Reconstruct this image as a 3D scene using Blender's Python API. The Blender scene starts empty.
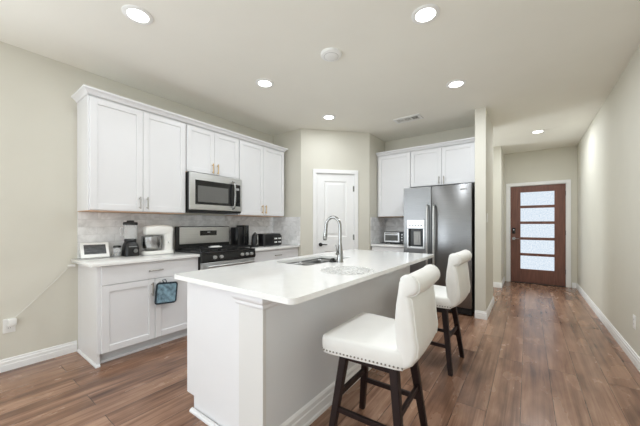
import bpy, bmesh, math, random
from mathutils import Vector, Matrix
PI = math.pi
random.seed(7)
scn = bpy.context.scene
col = scn.collection

# ------------------------------------------------------------------ camera
FOC, VPX, HOR, CAMH = 283.0, 208.0, 224.5, 1.23
cam_d = bpy.data.cameras.new('camera')
cam = bpy.data.objects.new('camera', cam_d)
col.objects.link(cam)
cam_d.sensor_fit = 'HORIZONTAL'
cam_d.sensor_width = 36.0
cam_d.lens = 36.0 * FOC / 640.0
cam_d.shift_y = (HOR - 213.0) / 640.0
cam_d.clip_start = 0.02
cam.location = (0, 0, CAMH)
cam.rotation_euler = (PI / 2, 0, math.atan(VPX / FOC))
scn.camera = cam

# ------------------------------------------------------------------ world, daylight, exposure
w = bpy.data.worlds.new('daylight')
scn.world = w
w.use_nodes = True
w.node_tree.nodes['Background'].inputs[0].default_value = (0.86, 0.93, 1.0, 1)
w.node_tree.nodes['Background'].inputs[1].default_value = 1.0
scn.view_settings.view_transform = 'Standard'
scn.view_settings.look = 'None'
scn.view_settings.gamma = 1.0
scn.view_settings.use_curve_mapping = False
scn.view_settings.exposure = 0.36
scn.cycles.max_bounces = 10
scn.cycles.diffuse_bounces = 6
scn.cycles.glossy_bounces = 5
scn.cycles.transmission_bounces = 8
scn.cycles.sample_clamp_indirect = 6.0
scn.cycles.use_denoising = True

def area(name, loc, rot, sx, sy, power, color=(1, 1, 1)):
    d = bpy.data.lights.new(name, 'AREA')
    d.shape = 'RECTANGLE'; d.size = sx; d.size_y = sy; d.energy = power; d.color = color
    o = bpy.data.objects.new(name, d); col.objects.link(o)
    o.location = loc; o.rotation_euler = rot
    return o
# added unseen area lights, as daylight through three made-up windows behind the camera
WIN = [(-2.75, 1.15), (-1.35, 1.15), (0.05, 1.15)]
REAR = -3.4
DAY = 4.5
for i, (cx, ww) in enumerate(WIN):
    area('window_daylight', (cx, REAR - 0.02, 1.45), (math.radians(112), 0, 0), ww, 1.9, DAY, (0.84, 0.92, 1.0))
# added side lights in made-up right and left windows, unseen behind the camera
area('window_daylight', (0.765 + 0.02, -1.9, 1.45), (0, math.radians(112), 0), 1.9, 2.2, 27.0, (0.84, 0.92, 1.0))
area('window_daylight', (-3.54 - 0.02, -1.9, 1.45), (0, math.radians(-114), 0), 1.9, 2.2, 95.0, (0.84, 0.92, 1.0))
# added light at the unseen end of the side passage, brightening the hall
area('window_daylight', (-2.58, 5.8, 1.4), (0, math.radians(-95), 0), 1.6, 0.9, 40.0, (0.84, 0.92, 1.0))
LAMP = 7.0
LAMPCOL = (0.90, 0.95, 1.0)

# ------------------------------------------------------------------ materials
def S(r, g, b):
    f = lambda c: (c / 255 / 12.92) if c / 255 <= 0.04045 else ((c / 255 + 0.055) / 1.055) ** 2.4
    return (f(r), f(g), f(b), 1)

def mat(name, base, rough=0.5, metal=0.0, spec=0.5, coat=0.0):
    m = bpy.data.materials.new(name); m.use_nodes = True
    b = m.node_tree.nodes['Principled BSDF']
    b.inputs['Base Color'].default_value = base
    b.inputs['Roughness'].default_value = rough
    b.inputs['Metallic'].default_value = metal
    b.inputs['Specular IOR Level'].default_value = spec
    b.inputs['Coat Weight'].default_value = coat
    return m

def N(m, typ, **kw):
    n = m.node_tree.nodes.new(typ)
    for k, v in kw.items(): setattr(n, k, v)
    return n
def L(m, a, b): m.node_tree.links.new(a, b)
def bsdf(m): return m.node_tree.nodes['Principled BSDF']

def noise_tint(m, base, amount=0.05, scale=6.0, bump=0.0, bscale=200.0, stretch=(1, 1, 1)):
    tc = N(m, 'ShaderNodeTexCoord'); mp = N(m, 'ShaderNodeMapping')
    mp.inputs['Scale'].default_value = stretch
    L(m, tc.outputs['Object'], mp.inputs['Vector'])
    nz = N(m, 'ShaderNodeTexNoise'); nz.inputs['Scale'].default_value = scale; nz.inputs['Detail'].default_value = 4
    L(m, mp.outputs[0], nz.inputs['Vector'])
    rp = N(m, 'ShaderNodeValToRGB')
    lo = tuple(c * (1 - amount) for c in base[:3]) + (1,)
    hi = tuple(min(1, c * (1 + amount)) for c in base[:3]) + (1,)
    rp.color_ramp.elements[0].color = lo; rp.color_ramp.elements[0].position = 0.3
    rp.color_ramp.elements[1].color = hi; rp.color_ramp.elements[1].position = 0.7
    L(m, nz.outputs['Fac'], rp.inputs['Fac']); L(m, rp.outputs[0], bsdf(m).inputs['Base Color'])
    if bump:
        n2 = N(m, 'ShaderNodeTexNoise'); n2.inputs['Scale'].default_value = bscale; n2.inputs['Detail'].default_value = 3
        L(m, mp.outputs[0], n2.inputs['Vector'])
        bp = N(m, 'ShaderNodeBump'); bp.inputs['Strength'].default_value = bump; bp.inputs['Distance'].default_value = 0.002
        L(m, n2.outputs['Fac'], bp.inputs['Height']); L(m, bp.outputs[0], bsdf(m).inputs['Normal'])
    return m

WALLC = S(214, 211, 199)
M = {}
M['wall'] = noise_tint(mat('wall_paint', WALLC, 0.75, spec=0.3), WALLC, 0.015, 3.0, 0.25, 160)
CEILC = S(238, 236, 227)
M['ceiling'] = noise_tint(mat('ceiling_paint', CEILC, 0.85, spec=0.2), CEILC, 0.015, 2.0, 0.3, 90)
M['white'] = noise_tint(mat('cabinet_white', S(229, 229, 230), 0.35), S(229, 229, 230), 0.01, 3.0)
M['trim'] = noise_tint(mat('trim_white', S(240, 240, 239), 0.4), S(240, 240, 239), 0.01, 3.0)
M['kick'] = noise_tint(mat('toe_kick_white', S(215, 218, 219), 0.45), S(215, 218, 219), 0.02, 3.0)
M['island_wall'] = noise_tint(mat('island_greige_paint', S(224, 226, 228), 0.6), S(224, 226, 228), 0.015, 3.0, 0.15, 150)
M['post'] = noise_tint(mat('post_off_white', S(219, 218, 215), 0.45), S(219, 218, 215), 0.01, 3.0)
M['birch'] = noise_tint(mat('birch_underside', S(214, 176, 146), 0.5), S(214, 176, 146), 0.08, 5, 0, 0, (1, 0.1, 1))
M['nickel'] = noise_tint(mat('brushed_nickel', S(178, 174, 168), 0.3, 1.0), S(178, 174, 168), 0.04, 20)
M['brass'] = noise_tint(mat('warm_brass', S(205, 176, 135), 0.3, 1.0), S(205, 176, 135), 0.04, 20)
M['chrome'] = noise_tint(mat('faucet_steel', S(158, 158, 156), 0.18, 1.0), S(158, 158, 156), 0.03, 20)
M['black'] = noise_tint(mat('black_plastic', S(22, 22, 23), 0.3), S(22, 22, 23), 0.1, 10)
M['blackmatte'] = noise_tint(mat('black_iron', S(26, 26, 26), 0.6), S(26, 26, 26), 0.15, 20)
M['gap'] = mat('dark_gap', S(40, 38, 36), 0.7)
M['glassblack'] = noise_tint(mat('black_glass', S(30, 31, 32), 0.06), S(30, 31, 32), 0.1, 4)
M['mwglass'] = noise_tint(mat('microwave_window', S(104, 104, 102), 0.12), S(104, 104, 102), 0.06, 60, 0, 0, (1, 1, 8))
M['whiteplastic'] = noise_tint(mat('white_plastic', S(236, 236, 233), 0.3), S(236, 236, 233), 0.01, 5)
M['enamel'] = noise_tint(mat('cream_white_enamel', S(238, 237, 232), 0.18), S(238, 237, 232), 0.01, 5)
M['steelbowl'] = noise_tint(mat('polished_bowl_steel', S(175, 175, 174), 0.22, 1.0), S(175, 175, 174), 0.05, 10)
M['sinksteel'] = noise_tint(mat('satin_sink_steel', S(150, 150, 149), 0.32, 1.0), S(150, 150, 149), 0.05, 10)
M['screen'] = None

def brushed(name, base, rough, sc=(1, 1, 1), metal=1.0, amt=0.06):
    m = mat(name, base, rough, metal)
    noise_tint(m, base, amt, 30, 0, 0, sc)
    tc = N(m, 'ShaderNodeTexCoord'); mp = N(m, 'ShaderNodeMapping'); mp.inputs['Scale'].default_value = sc
    L(m, tc.outputs['Object'], mp.inputs['Vector'])
    nz = N(m, 'ShaderNodeTexNoise'); nz.inputs['Scale'].default_value = 60; nz.inputs['Detail'].default_value = 3
    L(m, mp.outputs[0], nz.inputs['Vector'])
    mr = N(m, 'ShaderNodeMapRange'); mr.inputs[3].default_value = rough - 0.06; mr.inputs[4].default_value = rough + 0.08
    L(m, nz.outputs['Fac'], mr.inputs[0]); L(m, mr.outputs[0], bsdf(m).inputs['Roughness'])
    return m
M['steel'] = brushed('brushed_stainless', S(212, 213, 213), 0.3, (0.1, 0.1, 6))
M['fridge'] = brushed('fridge_stainless', S(132, 132, 132), 0.29, (0.1, 0.1, 6))
M['darksteel'] = brushed('dark_grey_steel', S(70, 70, 70), 0.4)

# white leather of the stools
def leather():
    m = mat('white_leather', S(232, 231, 227), 0.42, spec=0.4)
    noise_tint(m, S(232, 231, 227), 0.03, 8, 0.25, 120)
    return m
M['leather'] = leather()
M['espresso'] = noise_tint(mat('espresso_wood', S(28, 19, 19), 0.45, spec=0.3), S(36, 23, 21), 0.25, 14, 0, 0, (1, 1, 0.15))
M['nail'] = noise_tint(mat('nailhead_pewter', S(140, 136, 128), 0.35, 1.0), S(140, 136, 128), 0.1, 30)

# wood plank floor
def floor_mat():
    m = mat('plank_floor', S(140, 105, 82), 0.4, spec=0.6)
    tc = N(m, 'ShaderNodeTexCoord'); sp = N(m, 'ShaderNodeSeparateXYZ'); cb = N(m, 'ShaderNodeCombineXYZ')
    L(m, tc.outputs['Object'], sp.inputs[0])
    ax = N(m, 'ShaderNodeMath', operation='ADD'); ax.inputs[1].default_value = 20.02
    ay = N(m, 'ShaderNodeMath', operation='ADD'); ay.inputs[1].default_value = 20.35
    L(m, sp.outputs[0], ax.inputs[0]); L(m, sp.outputs[1], ay.inputs[0])
    L(m, ay.outputs[0], cb.inputs[0]); L(m, ax.outputs[0], cb.inputs[1])
    br = N(m, 'ShaderNodeTexBrick'); br.offset = 0.37; br.offset_frequency = 2; br.squash = 1.0
    br.inputs['Scale'].default_value = 1.0
    br.inputs['Brick Width'].default_value = 1.5; br.inputs['Row Height'].default_value = 0.18
    br.inputs['Mortar Size'].default_value = 0.0016; br.inputs['Mortar Smooth'].default_value = 0.2
    br.inputs['Bias'].default_value = 0.0
    br.inputs['Color1'].default_value = (0, 0, 0, 1); br.inputs['Color2'].default_value = (1, 1, 1, 1)
    br.inputs['Mortar'].default_value = (0.5, 0.5, 0.5, 1)
    L(m, cb.outputs[0], br.inputs['Vector'])
    # long grain, shifted per plank
    sh = N(m, 'ShaderNodeVectorMath', operation='SCALE'); sh.inputs['Scale'].default_value = 9.0
    L(m, br.outputs['Color'], sh.inputs[0])
    addv = N(m, 'ShaderNodeVectorMath', operation='ADD')
    L(m, cb.outputs[0], addv.inputs[0]); L(m, sh.outputs[0], addv.inputs[1])
    mp = N(m, 'ShaderNodeMapping'); mp.inputs['Scale'].default_value = (0.9, 24, 1)
    L(m, addv.outputs[0], mp.inputs['Vector'])
    g = N(m, 'ShaderNodeTexNoise'); g.inputs['Scale'].default_value = 1.0; g.inputs['Detail'].default_value = 6; g.inputs['Roughness'].default_value = 0.62
    g.inputs['Distortion'].default_value = 0.6
    L(m, mp.outputs[0], g.inputs['Vector'])
    mp2 = N(m, 'ShaderNodeMapping'); mp2.inputs['Scale'].default_value = (3.0, 7, 1)
    L(m, addv.outputs[0], mp2.inputs['Vector'])
    g2 = N(m, 'ShaderNodeTexNoise'); g2.inputs['Scale'].default_value = 1.0; g2.inputs['Detail'].default_value = 5
    L(m, mp2.outputs[0], g2.inputs['Vector'])
    mx = N(m, 'ShaderNodeMath', operation='MULTIPLY_ADD'); mx.inputs[1].default_value = 0.55
    L(m, g.outputs['Fac'], mx.inputs[0])
    mb = N(m, 'ShaderNodeMath', operation='MULTIPLY'); mb.inputs[1].default_value = 0.40
    L(m, g2.outputs['Fac'], mb.inputs[0]); L(m, mb.outputs[0], mx.inputs[2])
    sb = N(m, 'ShaderNodeMath', operation='MULTIPLY_ADD'); sb.inputs[1].default_value = 0.11
    L(m, br.outputs['Color'], sb.inputs[0]); L(m, mx.outputs[0], sb.inputs[2])
    rp = N(m, 'ShaderNodeValToRGB')
    e = rp.color_ramp.elements
    e[0].position = 0.34; e[0].color = S(82, 57, 45)
    e[1].position = 0.70; e[1].color = S(178, 142, 118)
    k = e.new(0.5); k.color = S(134, 100, 80)
    L(m, sb.outputs[0], rp.inputs['Fac'])
    mxc = N(m, 'ShaderNodeMix', data_type='RGBA')
    L(m, br.outputs['Fac'], mxc.inputs['Factor']); L(m, rp.outputs[0], mxc.inputs['A'])
    mxc.inputs['B'].default_value = S(62, 44, 36)
    L(m, mxc.outputs['Result'], bsdf(m).inputs['Base Color'])
    rr = N(m, 'ShaderNodeMapRange'); rr.inputs[3].default_value = 0.17; rr.inputs[4].default_value = 0.34
    L(m, g2.outputs['Fac'], rr.inputs[0]); L(m, rr.outputs[0], bsdf(m).inputs['Roughness'])
    bp = N(m, 'ShaderNodeBump'); bp.inputs['Strength'].default_value = 0.2; bp.inputs['Distance'].default_value = 0.002
    L(m, mx.outputs[0], bp.inputs['Height']); L(m, bp.outputs[0], bsdf(m).inputs['Normal'])
    return m
M['floor'] = floor_mat()

def tile_mat():
    m = mat('marble_subway_tile', S(224, 224, 222), 0.25)
    tc = N(m, 'ShaderNodeTexCoord'); sp = N(m, 'ShaderNodeSeparateXYZ'); cb = N(m, 'ShaderNodeCombineXYZ')
    L(m, tc.outputs['Object'], sp.inputs[0])
    ad = N(m, 'ShaderNodeMath', operation='ADD'); L(m, sp.outputs[0], ad.inputs[0]); L(m, sp.outputs[1], ad.inputs[1])
    a2 = N(m, 'ShaderNodeMath', operation='ADD'); L(m, ad.outputs[0], a2.inputs[0]); a2.inputs[1].default_value = 30.0
    z2 = N(m, 'ShaderNodeMath', operation='ADD'); L(m, sp.outputs[2], z2.inputs[0]); z2.inputs[1].default_value = 3.002
    L(m, a2.outputs[0], cb.inputs[0]); L(m, z2.outputs[0], cb.inputs[1])
    br = N(m, 'ShaderNodeTexBrick'); br.offset = 0.5
    br.inputs['Scale'].default_value = 1.0; br.inputs['Brick Width'].default_value = 0.30; br.inputs['Row Height'].default_value = 0.0765
    br.inputs['Mortar Size'].default_value = 0.0016; br.inputs['Mortar Smooth'].default_value = 0.2
    br.inputs['Color1'].default_value = (0, 0, 0, 1); br.inputs['Color2'].default_value = (1, 1, 1, 1)
    L(m, cb.outputs[0], br.inputs['Vector'])
    nz = N(m, 'ShaderNodeTexNoise'); nz.inputs['Scale'].default_value = 5.0; nz.inputs['Detail'].default_value = 7
    nz.inputs['Roughness'].default_value = 0.6; nz.inputs['Distortion'].default_value = 1.4
    sh = N(m, 'ShaderNodeVectorMath', operation='SCALE'); sh.inputs['Scale'].default_value = 3.0
    L(m, br.outputs['Color'], sh.inputs[0])
    av = N(m, 'ShaderNodeVectorMath', operation='ADD'); L(m, cb.outputs[0], av.inputs[0]); L(m, sh.outputs[0], av.inputs[1])
    L(m, av.outputs[0], nz.inputs['Vector'])
    rp = N(m, 'ShaderNodeValToRGB'); e = rp.color_ramp.elements
    e[0].position = 0.34; e[0].color = S(214, 214, 213)
    e[1].position = 0.62; e[1].color = S(246, 246, 246)
    L(m, nz.outputs['Fac'], rp.inputs['Fac'])
    mx = N(m, 'ShaderNodeMix', data_type='RGBA')
    L(m, br.outputs['Fac'], mx.inputs['Factor']); L(m, rp.outputs[0], mx.inputs['A']); mx.inputs['B'].default_value = S(216, 216, 215)
    L(m, mx.outputs['Result'], bsdf(m).inputs['Base Color'])
    bp = N(m, 'ShaderNodeBump'); bp.inputs['Strength'].default_value = 0.4; bp.inputs['Distance'].default_value = 0.0015; bp.invert = True
    L(m, br.outputs['Fac'], bp.inputs['Height']); L(m, bp.outputs[0], bsdf(m).inputs['Normal'])
    return m
M['tile'] = tile_mat()

def quartz():
    m = mat('white_quartz', S(240, 240, 238), 0.09, spec=0.5)
    noise_tint(m, S(239, 239, 237), 0.02, 14)
    return m
M['quartz'] = quartz()

def door_wood():
    m = mat('mahogany_door', S(116, 76, 63), 0.35)
    noise_tint(m, S(116, 76, 63), 0.22, 6, 0, 0, (8, 8, 0.6))
    return m
M['door_wood'] = door_wood()

def glow(name, c, strength):
    m = bpy.data.materials.new(name); m.use_nodes = True
    nt = m.node_tree; nt.nodes.clear()
    o = nt.nodes.new('ShaderNodeOutputMaterial'); e = nt.nodes.new('ShaderNodeEmission')
    e.inputs[0].default_value = c; e.inputs[1].default_value = strength
    nt.links.new(e.outputs[0], o.inputs[0])
    return m, e
M['lens'], _ = glow('lamp_lens', (1.0, 0.98, 0.95, 1), 6.0)
M['pane'], pe = glow('frosted_daylit_glass', (0.8, 0.88, 0.95, 1), 0.86)
tcn = N(M['pane'], 'ShaderNodeTexCoord')
pn = N(M['pane'], 'ShaderNodeTexNoise'); pn.inputs['Scale'].default_value = 45; pn.inputs['Detail'].default_value = 4
pr = N(M['pane'], 'ShaderNodeValToRGB')
pr.color_ramp.elements[0].position = 0.3; pr.color_ramp.elements[0].color = S(190, 208, 224)
pr.color_ramp.elements[1].position = 0.7; pr.color_ramp.elements[1].color = S(238, 243, 248)
L(M['pane'], tcn.outputs['Object'], pn.inputs['Vector']); L(M['pane'], pn.outputs['Fac'], pr.inputs['Fac']); L(M['pane'], pr.outputs[0], pe.inputs[0])

M['jar'] = mat('clear_jar_plastic', (0.92, 0.93, 0.93, 1), 0.05)
bsdf(M['jar']).inputs['Alpha'].default_value = 0.24
bsdf(M['jar']).inputs['IOR'].default_value = 1.2
sc = mat('display_screen', S(70, 72, 74), 0.1)
noise_tint(sc, S(84, 86, 88), 0.45, 16, 0, 0, (1, 1, 3))
M['screen'] = sc
def quilt():
    m = mat('blue_quilted_cloth', S(96, 124, 136), 0.85, spec=0.2)
    noise_tint(m, S(124, 152, 166), 0.5, 30, 0.4, 60)
    return m
M['quilt'] = quilt()
M['quilt_edge'] = noise_tint(mat('dark_cloth_binding', S(40, 52, 60), 0.85), S(40, 52, 60), 0.1, 40)
M['lace'] = noise_tint(mat('silver_grey_lace', S(224, 224, 222), 0.35), S(224, 224, 222), 0.08, 60)
M['grey'] = noise_tint(mat('grey_plastic', S(165, 165, 163), 0.4), S(165, 165, 163), 0.05, 10)
M['ventdark'] = mat('vent_shadow_metal', S(120, 117, 108), 0.7)
M['cordmat'] = noise_tint(mat('white_cord_rubber', S(226, 225, 219), 0.5), S(226, 225, 219), 0.02, 10)

# ------------------------------------------------------------------ mesh helpers
def BM(): return bmesh.new()

def box(bm, x0, x1, y0, y1, z0, z1, bev=0.0, seg=2, mtx=None):
    r = bmesh.ops.create_cube(bm, size=1.0)
    vs = r['verts']
    for v in vs:
        v.co = Vector(((x0 + x1) / 2 + v.co.x * (x1 - x0), (y0 + y1) / 2 + v.co.y * (y1 - y0), (z0 + z1) / 2 + v.co.z * (z1 - z0)))
    allv = vs
    if bev > 0:
        es = list({e for v in vs for e in v.link_edges})
        rr = bmesh.ops.bevel(bm, geom=es, offset=bev, segments=seg, affect='EDGES', profile=0.5)
        allv = list({v for f in rr['faces'] for v in f.verts} | {v for v in vs if v.is_valid})
    if mtx is not None:
        bmesh.ops.transform(bm, matrix=mtx, verts=[v for v in allv if v.is_valid])
    return allv

def cyl(bm, p0, p1, r0, r1=None, seg=24, caps=True):
    r1 = r0 if r1 is None else r1
    p0 = Vector(p0); p1 = Vector(p1); d = p1 - p0
    q = d.to_track_quat('Z', 'Y').to_matrix().to_4x4()
    a = []; b = []
    for i in range(seg):
        t = 2 * PI * i / seg
        a.append(bm.verts.new(p0 + q @ Vector((r0 * math.cos(t), r0 * math.sin(t), 0))))
        b.append(bm.verts.new(p1 + q @ Vector((r1 * math.cos(t), r1 * math.sin(t), 0))))
    for i in range(seg):
        j = (i + 1) % seg
        bm.faces.new((a[i], a[j], b[j], b[i]))
    if caps:
        bm.faces.new(list(reversed(a))); bm.faces.new(b)

def tube(bm, pts, r, seg=12):
    pts = [Vector(p) for p in pts]
    rs = r if isinstance(r, (list, tuple)) else [r] * len(pts)
    rings = []; up = None
    for i, p in enumerate(pts):
        t = (pts[min(i + 1, len(pts) - 1)] - pts[max(i - 1, 0)]).normalized()
        if up is None:
            up = Vector((0, 0, 1)) if abs(t.z) < 0.9 else Vector((0, 1, 0))
        n = (up - t * up.dot(t)).normalized(); b = t.cross(n); up = n
        rings.append([bm.verts.new(p + (n * math.cos(2 * PI * k / seg) + b * math.sin(2 * PI * k / seg)) * rs[i]) for k in range(seg)])
    for i in range(len(rings) - 1):
        for k in range(seg):
            j = (k + 1) % seg
            bm.faces.new((rings[i][k], rings[i][j], rings[i + 1][j], rings[i + 1][k]))
    bm.faces.new(list(reversed(rings[0]))); bm.faces.new(rings[-1])

def lathe(bm, prof, cx=0, cy=0, seg=32, close=True):
    rings = []
    for (r, z) in prof:
        rings.append([bm.verts.new((cx + r * math.cos(2 * PI * k / seg), cy + r * math.sin(2 * PI * k / seg), z)) for k in range(seg)])
    for i in range(len(rings) - 1):
        for k in range(seg):
            j = (k + 1) % seg
            bm.faces.new((rings[i][k], rings[i][j], rings[i + 1][j], rings[i + 1][k]))
    if close:
        bm.faces.new(list(reversed(rings[0]))); bm.faces.new(rings[-1])

def prism(bm, pts, axis, a0, a1):
    """extrude a closed 2-D outline; axis 'y': pts are (x,z); axis 'x': (y,z); axis 'z': (x,y)"""
    def mk(p, a):
        return {'y': (p[0], a, p[1]), 'x': (a, p[0], p[1]), 'z': (p[0], p[1], a)}[axis]
    A = [bm.verts.new(mk(p, a0)) for p in pts]; B = [bm.verts.new(mk(p, a1)) for p in pts]
    n = len(pts)
    fs = [bm.faces.new((A[i], A[(i + 1) % n], B[(i + 1) % n], B[i])) for i in range(n)]
    fs += [bm.faces.new(list(reversed(A))), bm.faces.new(B)]
    return A + B

def sweep(bm, path, prof):
    """mitred moulding: path of (x,y) with the room on its right-hand side; prof of (offset into room, z)"""
    P = [Vector(p) for p in path]; n = len(P); rings = []
    for i in range(n):
        ds = []
        if i > 0: ds.append((P[i] - P[i - 1]).normalized())
        if i < n - 1: ds.append((P[i + 1] - P[i]).normalized())
        ns = [Vector((d.y, -d.x)) for d in ds]
        m = sum(ns, Vector((0, 0))).normalized()
        k = 1.0 / max(0.3, m.dot(ns[0]))
        rings.append([bm.verts.new((P[i].x + m.x * o * k, P[i].y + m.y * o * k, z)) for (o, z) in prof])
    c = len(prof)
    for i in range(n - 1):
        for k in range(c):
            j = (k + 1) % c
            bm.faces.new((rings[i][k], rings[i + 1][k], rings[i + 1][j], rings[i][j]))
    bm.faces.new(rings[0]); bm.faces.new(list(reversed(rings[-1])))

WM = {}   # world matrices of the empties, by name
def obj(name, bm, material, parent=None, local=False, smooth=False, kind=None, angle=35):
    bmesh.ops.recalc_face_normals(bm, faces=bm.faces[:])
    if parent is not None and not local:
        bmesh.ops.transform(bm, matrix=wm(parent).inverted(), verts=bm.verts[:])
    me = bpy.data.meshes.new(name)
    bm.to_mesh(me); bm.free()
    o = bpy.data.objects.new(name, me); col.objects.link(o)
    me.materials.append(material)
    if smooth:
        for p in me.polygons: p.use_smooth = True
        try: me.set_sharp_from_angle(angle=math.radians(angle))
        except Exception: pass
    if parent is not None: o.parent = parent
    if kind: o['kind'] = kind
    return o

def wm(o):
    m = Matrix.LocRotScale(o.location, o.rotation_euler, None)
    return wm(o.parent) @ m if o.parent else m

def tag(o, label, cat, group=None):
    o['label'] = label; o['category'] = cat
    if group: o['group'] = group
    return o

def thing(name, label, cat, loc=(0, 0, 0), rz=0.0, group=None):
    o = bpy.data.objects.new(name, None); col.objects.link(o)
    o.empty_display_size = 0.05
    o.location = loc; o.rotation_euler = (0, 0, rz)
    return tag(o, label, cat, group)

def copy_tree(o, parent=None):
    c = o.copy(); col.objects.link(c)
    if parent is not None: c.parent = parent
    for ch in list(o.children): copy_tree(ch, c)
    return c

def struct(name, bm, material, **kw):
    return obj(name, bm, material, kind='structure', **kw)

# ------------------------------------------------------------------ room shell
XL, XR, YF, CZ = -3.54, 0.765, 7.34, 2.757
YB = 4.93            # wall behind the refrigerator
YS = 3.45            # pantry stub wall
A = Vector((-2.91, YS)); B = Vector((-2.13, 4.29))
bm = BM(); box(bm, -3.7, 1.0, -3.6, 7.7, -0.1, 0); struct('floor', bm, M['floor'])
bm = BM(); box(bm, -3.7, 1.0, -3.6, 7.7, CZ, CZ + 0.1); struct('ceiling', bm, M['ceiling'])
bm = BM()
for (a, b, z0, z1) in ((-3.6, -3.0, 0, CZ), (-0.8, YB + 0.1, 0, CZ), (-3.0, -0.8, 0, 0.5), (-3.0, -0.8, 2.4, CZ)): box(bm, XL - 0.1, XL, a, b, z0, z1)
struct('wall_left', bm, M['wall'])
bm = BM()
for (a, b, z0, z1) in ((-3.6, -3.0, 0, CZ), (-0.8, YF + 0.1, 0, CZ), (-3.0, -0.8, 0, 0.5), (-3.0, -0.8, 2.4, CZ)): box(bm, XR, XR + 0.1, a, b, z0, z1)
struct('wall_right', bm, M['wall'])
bm = BM(); box(bm, XL, A.x, YS, YS + 0.1, 0, CZ); struct('wall_pantry_left', bm, M['wall'])
bm = BM(); box(bm, B.x - 0.1, B.x, B.y, YB, 0, CZ); struct('wall_pantry_right', bm, M['wall'])
bm = BM(); box(bm, XL, -0.565, YB, YB + 0.1, 0, CZ); struct('wall_refrigerator', bm, M['wall'])
bm = BM(); box(bm, -0.565, -0.44, 4.22, 5.2, 0, CZ); struct('wall_refrigerator_side', bm, M['wall'])
bm = BM(); box(bm, -2.6, -0.42, 6.5, YF, 0, CZ); struct('wall_hall', bm, M['wall'])
bm = BM(); box(bm, -2.7, -2.6, YB + 0.1, 6.5, 0, CZ); struct('wall_passage', bm, M['wall'])
# pantry diagonal wall with its door opening
dl = (B - A).length; dang = math.atan2((B - A).y, (B - A).x)
DM = Matrix.Translation((A.x, A.y, 0)) @ Matrix.Rotation(dang, 4, 'Z')
bm = BM()
box(bm, 0, 0.225, 0, 0.1, 0, CZ); box(bm, 0.911, dl, 0, 0.1, 0, CZ); box(bm, 0.225, 0.911, 0, 0.1, 2.075, CZ)
bmesh.ops.transform(bm, matrix=DM, verts=bm.verts[:]); struct('wall_pantry_door', bm, M['wall'])
# entry wall with the front door opening
bm = BM()
box(bm, -0.6, -0.33, YF, YF + 0.12, 0, CZ); box(bm, 0.625, XR, YF, YF + 0.12, 0, CZ); box(bm, -0.33, 0.625, YF, YF + 0.12, 2.06, CZ)
struct('wall_entry', bm, M['wall'])
# rear wall with openings for three added windows that let daylight in
bm = BM()
xs = [XL]
for cx, ww in WIN: xs += [cx - ww / 2, cx + ww / 2]
xs.append(XR)
for i in range(0, len(xs), 2): box(bm, xs[i], xs[i + 1], REAR - 0.12, REAR, 0, CZ)
for cx, ww in WIN:
    box(bm, cx - ww / 2, cx + ww / 2, REAR - 0.12, REAR, 0, 0.5); box(bm, cx - ww / 2, cx + ww / 2, REAR - 0.12, REAR, 2.4, CZ)
struct('wall_rear', bm, M['wall'])
for i, (cx, ww) in enumerate(WIN):
    bm = BM(); x0, x1 = cx - ww / 2, cx + ww / 2
    for a in (x0, x1 - 0.05): box(bm, a, a + 0.05, REAR - 0.1, REAR - 0.03, 0.5, 2.4)
    for z in (0.5, 1.42, 2.35): box(bm, x0, x1, REAR - 0.1, REAR - 0.03, z, z + 0.05)
    struct('window_%d' % (i + 1), bm, M['trim'])  # unseen frames, made up to hold the added rear daylight

bm = BM()
for a in (-3.0, -1.925, -0.85): box(bm, XR + 0.03, XR + 0.09, a, a + 0.05, 0.5, 2.4)
for z in (0.5, 1.42, 2.35): box(bm, XR + 0.03, XR + 0.09, -3.0, -0.8, z, z + 0.05)
struct('window_4', bm, M['trim'])  # unseen right-hand window, made up for the added side light
bm = BM()
for a in (-3.0, -1.925, -0.85): box(bm, XL - 0.09, XL - 0.03, a, a + 0.05, 0.5, 2.4)
for z in (0.5, 1.42, 2.35): box(bm, XL - 0.09, XL - 0.03, -3.0, -0.8, z, z + 0.05)
struct('window_5', bm, M['trim'])  # left window likewise made up, out of view, for its side light
# baseboards
BB = [(0, 0), (0.016, 0), (0.016, 0.05), (0.013, 0.056), (0.013, 0.078), (0.008, 0.084), (0.007, 0.098), (0, 0.102)]
def baseboard(name, path):
    bm = BM(); sweep(bm, path, BB); struct(name, bm, M['trim'])
baseboard('baseboard_left', [(XL, REAR), (XL, 0.818)])
baseboard('baseboard_right', [(XR, YF), (XR, REAR)])
baseboard('baseboard_entry', [(0.69, YF), (XR - 0.016, YF)])
baseboard('baseboard_refrigerator', [(-0.565, 4.22), (-0.44, 4.22), (-0.44, 5.2)])
baseboard('baseboard_hall', [(-2.6, 6.5), (-0.42, 6.5), (-0.42, YF)])
bm = BM(); sweep(bm, [A[:], (A + (B - A).normalized() * 0.19)[:]], BB); struct('baseboard_pantry', bm, M['trim'])

# front door: five frosted panes
def casing(bm, x0, x1, z1, wd, y0, th):
    box(bm, x0 - wd, x0, y0 - th, y0, 0, z1 + wd, 0.004); box(bm, x1, x1 + wd, y0 - th, y0, 0, z1 + wd, 0.004)
    box(bm, x0 - wd, x1 + wd, y0 - th - 0.001, y0, z1, z1 + wd, 0.004)
bm = BM(); casing(bm, -0.315, 0.61, 2.045, 0.065, YF, 0.018)
box(bm, -0.33, -0.306, YF, YF + 0.1, 0, 2.06); box(bm, 0.6, 0.625, YF, YF + 0.1, 0, 2.06); box(bm, -0.33, 0.625, YF, YF + 0.1, 2.038, 2.06)
struct('trim_1', bm, M['trim'])
bm = BM(); DX0, DX1, DZ0, DZ1 = -0.304, 0.598, 0.012, 2.036
PX0, PX1, PZ0, PZ1, PB = -0.128, 0.427, 0.295, 1.907, 0.055
ph = (PZ1 - PZ0 - 4 * PB) / 5
dy0, dy1 = YF + 0.02, YF + 0.065
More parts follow.
